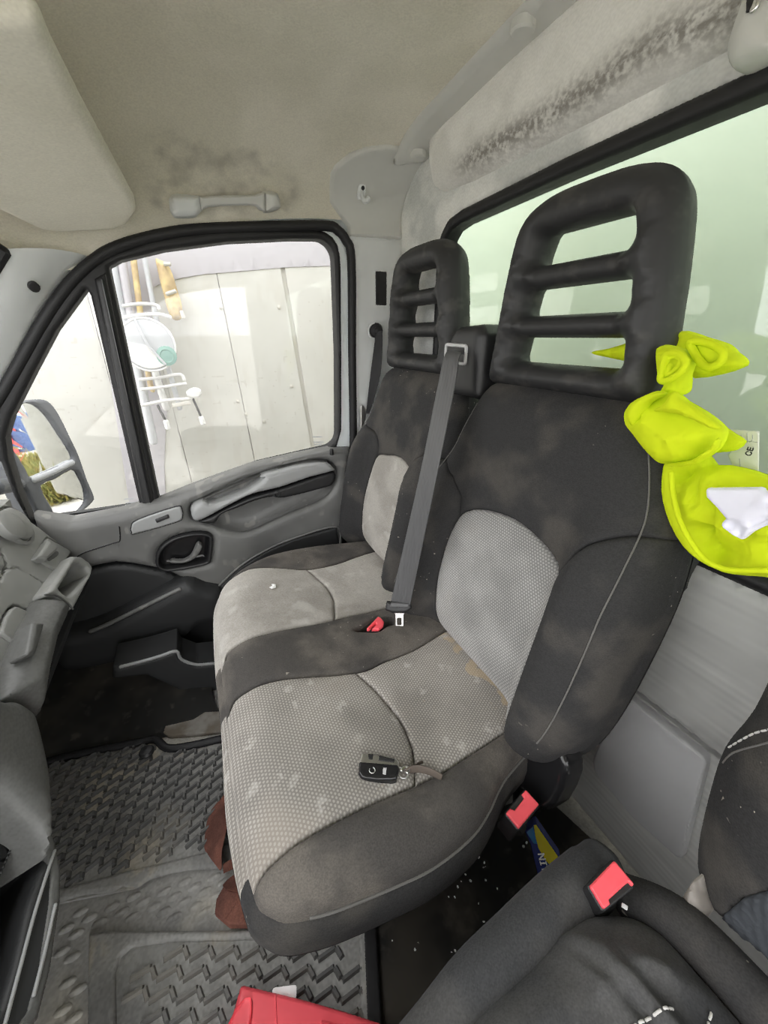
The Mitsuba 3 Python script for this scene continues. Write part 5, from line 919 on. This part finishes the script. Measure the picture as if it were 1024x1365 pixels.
jp('body', poly([(0.2946, 0.159), (0.277, 0.1674), (0.2575, 0.1704), (0.2464, 0.1605), (0.2305, 0.1641), (0.2089, 0.1642), (0.187, 0.1624), (0.149, 0.1683), (0.1189, 0.0785), (0.1579, 0.0571), (0.1859, 0.0442), (0.2008, 0.0418), (0.2211, 0.0433), (0.2436, 0.0533), (0.2664, 0.0753), (0.284, 0.103), (0.293, 0.1292)], 2), .085, .06, .025, 9, .014, 6, folds=[([(0.2756, 0.1454), (0.2698, 0.1316), (0.2613, 0.1147), (0.2489, 0.0934), (0.2322, 0.0723), (0.2127, 0.0575)], -.012, .006), ([(0.2645, 0.1406), (0.2596, 0.1506), (0.2498, 0.1626)], -.022, .010), ([(0.2466, 0.1407), (0.2376, 0.1214), (0.2285, 0.0962), (0.2177, 0.0735), (0.207, 0.062)], -.018, .011), ([(0.2262, 0.1312), (0.2209, 0.1147), (0.2199, 0.1), (0.2214, 0.0915)], -.020, .008), ([(0.2518, 0.1296), (0.2416, 0.1064), (0.2309, 0.0873)], .010, .012), ([(0.2378, 0.1437), (0.2296, 0.1244), (0.2248, 0.1055)], .012, .012), ([(0.2279, 0.1522), (0.2109, 0.1542), (0.1933, 0.1591), (0.1785, 0.1623)], -.016, .006), ([(0.2204, 0.1667), (0.2081, 0.1636), (0.1947, 0.1595)], -.012, .008), ([(0.2067, 0.0611), (0.1897, 0.0761), (0.1765, 0.0885), (0.1613, 0.1086)], -.012, .014), ([(0.177, 0.0901), (0.1718, 0.1035), (0.1637, 0.1161)], .010, .012), ([(0.2079, 0.0862), (0.1943, 0.0814), (0.1826, 0.0947)], -.008, .012)])
add(J + 'body_seam', tube(curve([(0.503, 0.2665, 0.8504), (0.503, 0.2567, 0.8252), (0.503, 0.2423, 0.7995), (0.503, 0.2246, 0.7797), (0.503, 0.2058, 0.7654), (0.503, 0.1879, 0.7624), (0.503, 0.1721, 0.7675), (0.503, 0.1497, 0.7803)], 6), .0032, 8), 'm_yellow', smooth=True)
patch = poly([(0.2176, 0.1461), (0.2184, 0.1562), (0.2146, 0.1509), (0.1964, 0.1574), (0.1737, 0.1655), (0.1699, 0.1626), (0.1535, 0.167), (0.1456, 0.1428), (0.1595, 0.1301), (0.1667, 0.1203), (0.1719, 0.1083), (0.1817, 0.11), (0.192, 0.1141), (0.1941, 0.118), (0.1918, 0.1247), (0.2026, 0.1325), (0.215, 0.1401)])
Vp = pillow(JAC, patch.buffer(-.003).buffer(.003), .010, .005, mid=.082, res=.005, hf=wr(26, .003, 8, [([(0.1752, 0.1253), (0.1745, 0.1372), (0.1702, 0.147), (0.1662, 0.1533)], .004, .004), ([(0.1749, 0.1304), (0.1721, 0.1415), (0.1648, 0.1491)], -.004, .003), ([(0.187, 0.1181), (0.1728, 0.1236), (0.1652, 0.1313), (0.1608, 0.1364)], -.004, .003), ([(0.1847, 0.1195), (0.179, 0.1185), (0.176, 0.113)], -.004, .003)]), thin=.003)
add(J + 'reflective_patch', Vp, 'm_reflect', label='white reflective patch', smooth=True)
lab = poly([(0.2586, 0.1969), (0.2299, 0.2003), (0.2111, 0.1383), (0.2237, 0.1397), (0.2361, 0.1472), (0.2508, 0.1668), (0.2433, 0.1828)], 0, .001)
add(J + 'care_label', puff(JAC, lab, top=-.010, rise=.0008, back=-.012, res=.01), 'm_tagwhite', label='white care label with CE print')
ce = meshkit.text_mesh('CE', .0058, .0006, True)
ce_uv = (0.2283, 0.1707)
V = ce.vertices.copy(); ce.vertices = JAC.P(np.stack([ce_uv[0] - V[:, 1] * -1.0, ce_uv[1] + V[:, 0]], 1), -.0098 + V[:, 2])
add(J + 'care_label__print', ce, 'm_ink', smooth=False)
for i, (a, b) in enumerate(zip([(0.2505, 0.1863), (0.2449, 0.1929), (0.2395, 0.1851), (0.2398, 0.1957), (0.2346, 0.1862), (0.2345, 0.195), (0.2379, 0.1655), (0.2327, 0.1777), (0.2296, 0.182)], [(0.2271, 0.1879), (0.24, 0.1796), (0.2391, 0.1888), (0.2364, 0.1858), (0.2326, 0.1893), (0.2325, 0.1902), (0.2317, 0.1486), (0.2309, 0.1746), (0.2284, 0.1805)])):
    add(J + 'care_label__print_line', bars(JAC, [(a, b)], .0009, -.0099, -.0095), 'm_palegrey', smooth=False)

# ------------------------------------------------------------------ driver seat, seen from above
DC, DB = FR['DCUSH'], FR['DBACK']
tag('driver_seat', 'black cloth driver seat with white stitching at the lower right', 'seat')
S = 'driver_seat__'
add(S + 'side_bolster', tube(curve([DC.at(.136, .045, -.025), DC.at(.133, .09, -.022), DC.at(.129, .14, -.022), DC.at(.122, .20, -.025), DC.at(.115, .26, -.03), DC.at(.103, .32, -.045), DC.at(.085, .42, -.06)], 6), [.031] * 4 + [.033] * 33, 20), 'm_seatdriver', label='black padded side of the driver cushion', smooth=True)
cus = poly([(.108, .11), (.114, .156), (.109, .195), (.1065, .2227), (.105, .26), (.098, .31), (.085, .50), (-.36, .50), (-.38, .10), (-.2, .04), (.02, .045), (.08, .06)], 4)
def wrk(u, v):
    a = .014 * (meshkit.fbm(np.stack([u * 8, v * 8, 0 * u], 1), 2) - .5)
    for (x, y, dx, dy, L, q) in ((.06, .12, .7, .7, .10, .006), (.02, .13, .9, .3, .12, .007), (.0, .18, .5, .85, .14, .005), (.07, .22, .2, 1, .12, .004), (-.04, .14, .95, .25, .12, .006)):
        s = (u - x) * dx + (v - y) * dy; n_ = -(u - x) * dy + (v - y) * dx
        a = a + 1.7 * q * np.exp(-(n_ / .008) ** 2 - (s / L) ** 2)
    return a
add(S + 'cushion', puff(DC, cus, top=.020, rise=.045, r=.05, back=-.12, res=.007, hf=wrk), 'm_seatdriver', label='wrinkled black cushion', smooth=True)
add(S + 'rear_roll', tube(curve([DC.at(.10, .05, -.02), DC.at(.06, .035, .005), DC.at(0, .03, .012), DC.at(-.1, .03, .012), DC.at(-.25, .03, .01)], 6), .025, 16), 'm_cloth', label='rear roll of the cushion', smooth=True)
bo = poly(curve([(0.118, 0.32), (0.1144, 0.2319), (0.1184, 0.1724), (0.1111, 0.1187), (0.096, 0.0484), (0.0823, 0.0143), (0.0575, -0.0063), (0.0214, -0.003), (-0.0044, 0.0049)] + [(-.05, .008), (-.38, .008), (-.44, .10), (-.44, .46), (.05, .48), (.10, .43)], 4, True))
def hD(u, v):
    d = shapely.distance(bo.exterior, shapely.points(np.stack([u, v], 1)))
    return .02 - .08 * (1 - prof(d, .09, 2.0))
ins = poly([(0.0422, 0.0022), (0.0405, 0.0342), (0.0385, 0.0551), (0.0361, 0.0773), (0.0303, 0.0976), (0.0156, 0.1412), (-0.0322, 0.048), (-0.0034, 0.0135), (0.0175, 0.0112)])
add(S + 'backrest', panel(DB, bo.difference(ins), hD, .002, .006, 0, .05, .010, .055), 'm_cloth', label='black backrest of the driver seat', smooth=True)
add(S + 'textured_insert', panel(DB, ins.intersection(bo), lambda u, v: hD(u, v) + .004 * np.abs(np.sin((u * .7 + v) * 330) * np.sin((u - v * .4) * 300)), .003, .008, 0, .05, .0035), 'm_knitdark', label='coarse dark textured insert', smooth=True)
def stitch(key, pts, frame, hf, L=.006, gap=.003, rad=.0012):
    ln = LineString(curve(pts, 6)); t = 0; ms = []
    while t < ln.length - L:
        a, b = np.array(ln.interpolate(t).coords[0]), np.array(ln.interpolate(t + L).coords[0]); q = np.array([a, (a + b) / 2, b])
        ms.append(tube(frame.P(q, hf(q[:, 0], q[:, 1]) + np.array([.0, .0014, .0])), rad, 6)); t += L + gap
    add(key, cat(ms), 'm_thread', kind='stuff', label='white stitching', smooth=True)
stitch(S + 'stitching', [(0.1107, 0.1816), (0.1036, 0.2042), (0.0965, 0.2244), (0.088, 0.2414), (0.0766, 0.2663)], DB, hD)
add(S + 'back_seam', tube(curve([DB.at(a, b, float(hD(np.array([a]), np.array([b]))[0])) for a, b in [(0.1069, 0.1646), (0.1048, 0.1797), (0.1, 0.1943), (0.0832, 0.2296), (0.0718, 0.2542)]], 4), .0012, 6), 'm_seamthread', smooth=True)
hS = lambda u, v: .0205 + wrk(u, v) + 0 * u
stitch(S + 'cushion_stitching', [(0.0315, 0.1674), (0.0278, 0.1411), (0.0247, 0.124), (0.0217, 0.1117)], DC, hS)
stitch(S + 'cushion_stitching', [(0.0031, 0.0989), (0.0057, 0.0877), (0.0093, 0.0767)], DC, hS)
add(S + 'recliner_bracket', puff(DB, poly([(0.0713, 0.0411), (0.0659, 0.0371), (0.0573, 0.0279), (0.0495, 0.0196), (0.0491, 0.0091), (0.0505, -0.0027), (0.0564, -0.0133), (0.0626, -0.0205), (0.0703, -0.02), (0.0708, 0.0128)], 2), top=.028, rise=.016, r=.014, back=-.005, res=.004, hf=lambda u, v: .006 * (meshkit.fbm(np.stack([u * 60, v * 60, 0 * u], 1), 3) - .5)), 'm_metaldull', label='dull worn metal recliner bracket', smooth=50)
add(S + 'base', rbox(UP, -.05, -.40, .44, .08, 0, .27, .01, .02, .08), 'm_black')
# soap powder pack behind the bench
BX = FR['BOX']
tag('packet', 'blue and yellow packet with white lettering on the floor behind the bench', 'packet')
fb = lambda s: s
yel = poly([(-0.0249, 0.0272), (-0.021, 0.0299), (0.0036, 0.0126), (0.0277, -0.0058), (0.0283, -0.0094), (0.0187, -0.026), (0.0048, -0.018), (-0.0102, -0.0053), (-0.0186, 0.0108)])
blu = poly([(-0.036, 0.0102), (-0.0254, 0.0239), (-0.0186, 0.0108), (-0.0102, -0.0053), (0.0188, -0.0269), (0.0081, -0.0488), (-0.0002, -0.0489), (-0.0102, -0.0287), (-0.0235, -0.0033)])
add('packet__body', puff(BX, yel.union(blu).buffer(.004).buffer(-.002), top=-.001, rise=.002, back=-.05, res=.02), 'm_navy', label='blue pack')
add('packet__yellow_print', puff(BX, yel, top=.0004, rise=.0003, back=-.001, res=.02), 'm_boxyellow', label='yellow print')
add('packet__blue_print', puff(BX, poly([(-0.0354, 0.0105), (-0.0253, 0.0236), (-0.0186, 0.0108), (-0.0134, 0.0002), (-0.0195, -0.0016), (-0.0273, 0.005)]), top=.0005, rise=.0003, back=-.001, res=.02), 'm_blue', label='lighter blue print')
tw = meshkit.text_mesh('NITE', .0105, .0008, True)
a_, b_ = np.array((-0.0106, -0.0129)), np.array((0.0073, -0.0465))
dx = (b_ - a_) / np.linalg.norm(b_ - a_); dy = np.array([-dx[1], dx[0]]); V = tw.vertices.copy(); V[:, :2] *= np.linalg.norm(b_ - a_) / np.ptp(V[:, 0])
V2 = a_ + V[:, :1] * dx + V[:, 1:2] * dy
tw.vertices = BX.P(V2, .0002 + V[:, 2] * .5)
add('packet__lettering', tw, 'm_card', label='white lettering', smooth=False)
# litter on the dark floor under the bench
rg = np.random.RandomState(8); ms = []
for cx, cy, n, s in [(0.2453, 0.235, 10, 0.01), (0.2432, 0.2183, 6, 0.006), (0.3746, 0.3323, 3, 0.012), (0.3385, 0.3216, 4, 0.015), (0.2922, 0.3196, 3, 0.01), (0.3894, 0.2912, 2, 0.01), (0.327, 0.2701, 2, 0.01), (0.4783, 0.3132, 2, 0.01), (0.2038, 0.2087, 2, 0.02), (0.2158, 0.3044, 3, 0.03)]:
    for _ in range(n):
        x, y = cx + rg.normal() * s, cy + rg.normal() * s; r = rg.uniform(.0012, .0036)
        m = trimesh.creation.icosahedron(); m.apply_scale([r, r * rg.uniform(.5, 1), r * .5]); m.apply_transform(trimesh.transformations.rotation_matrix(rg.uniform(0, 6), [0, 0, 1])); m.apply_translation([x, y, .0045]); ms.append(m)
add('litter', cat(ms), 'm_card', label='white crumbs and scraps scattered on the dark floor under the bench', kind='stuff', smooth=False)
st('floor__under_bench', puff(FLOOR, poly([(0.1096, 0.3471), (0.1674, 0.3327), (0.2817, 0.42), (0.5918, 0.385), (0.6236, 0.2455), (0.6165, 0.1413), (0.3009, 0.0355), (0.0352, 0.1592)]), top=.004, rise=.002, back=.0005, res=.05), 'm_carpet', label='black dirty floor covering under the bench')
st('floor__rail', rbox(Fr((0.1083, 0.2811, 0), [-0.3323, -0.9432, 0], [0.9432, -0.3323, 0], [0, 0, 1]), -.12, -.012, .2, .012, 0, .016, .004), 'm_rubber', label='black rail on the floor')
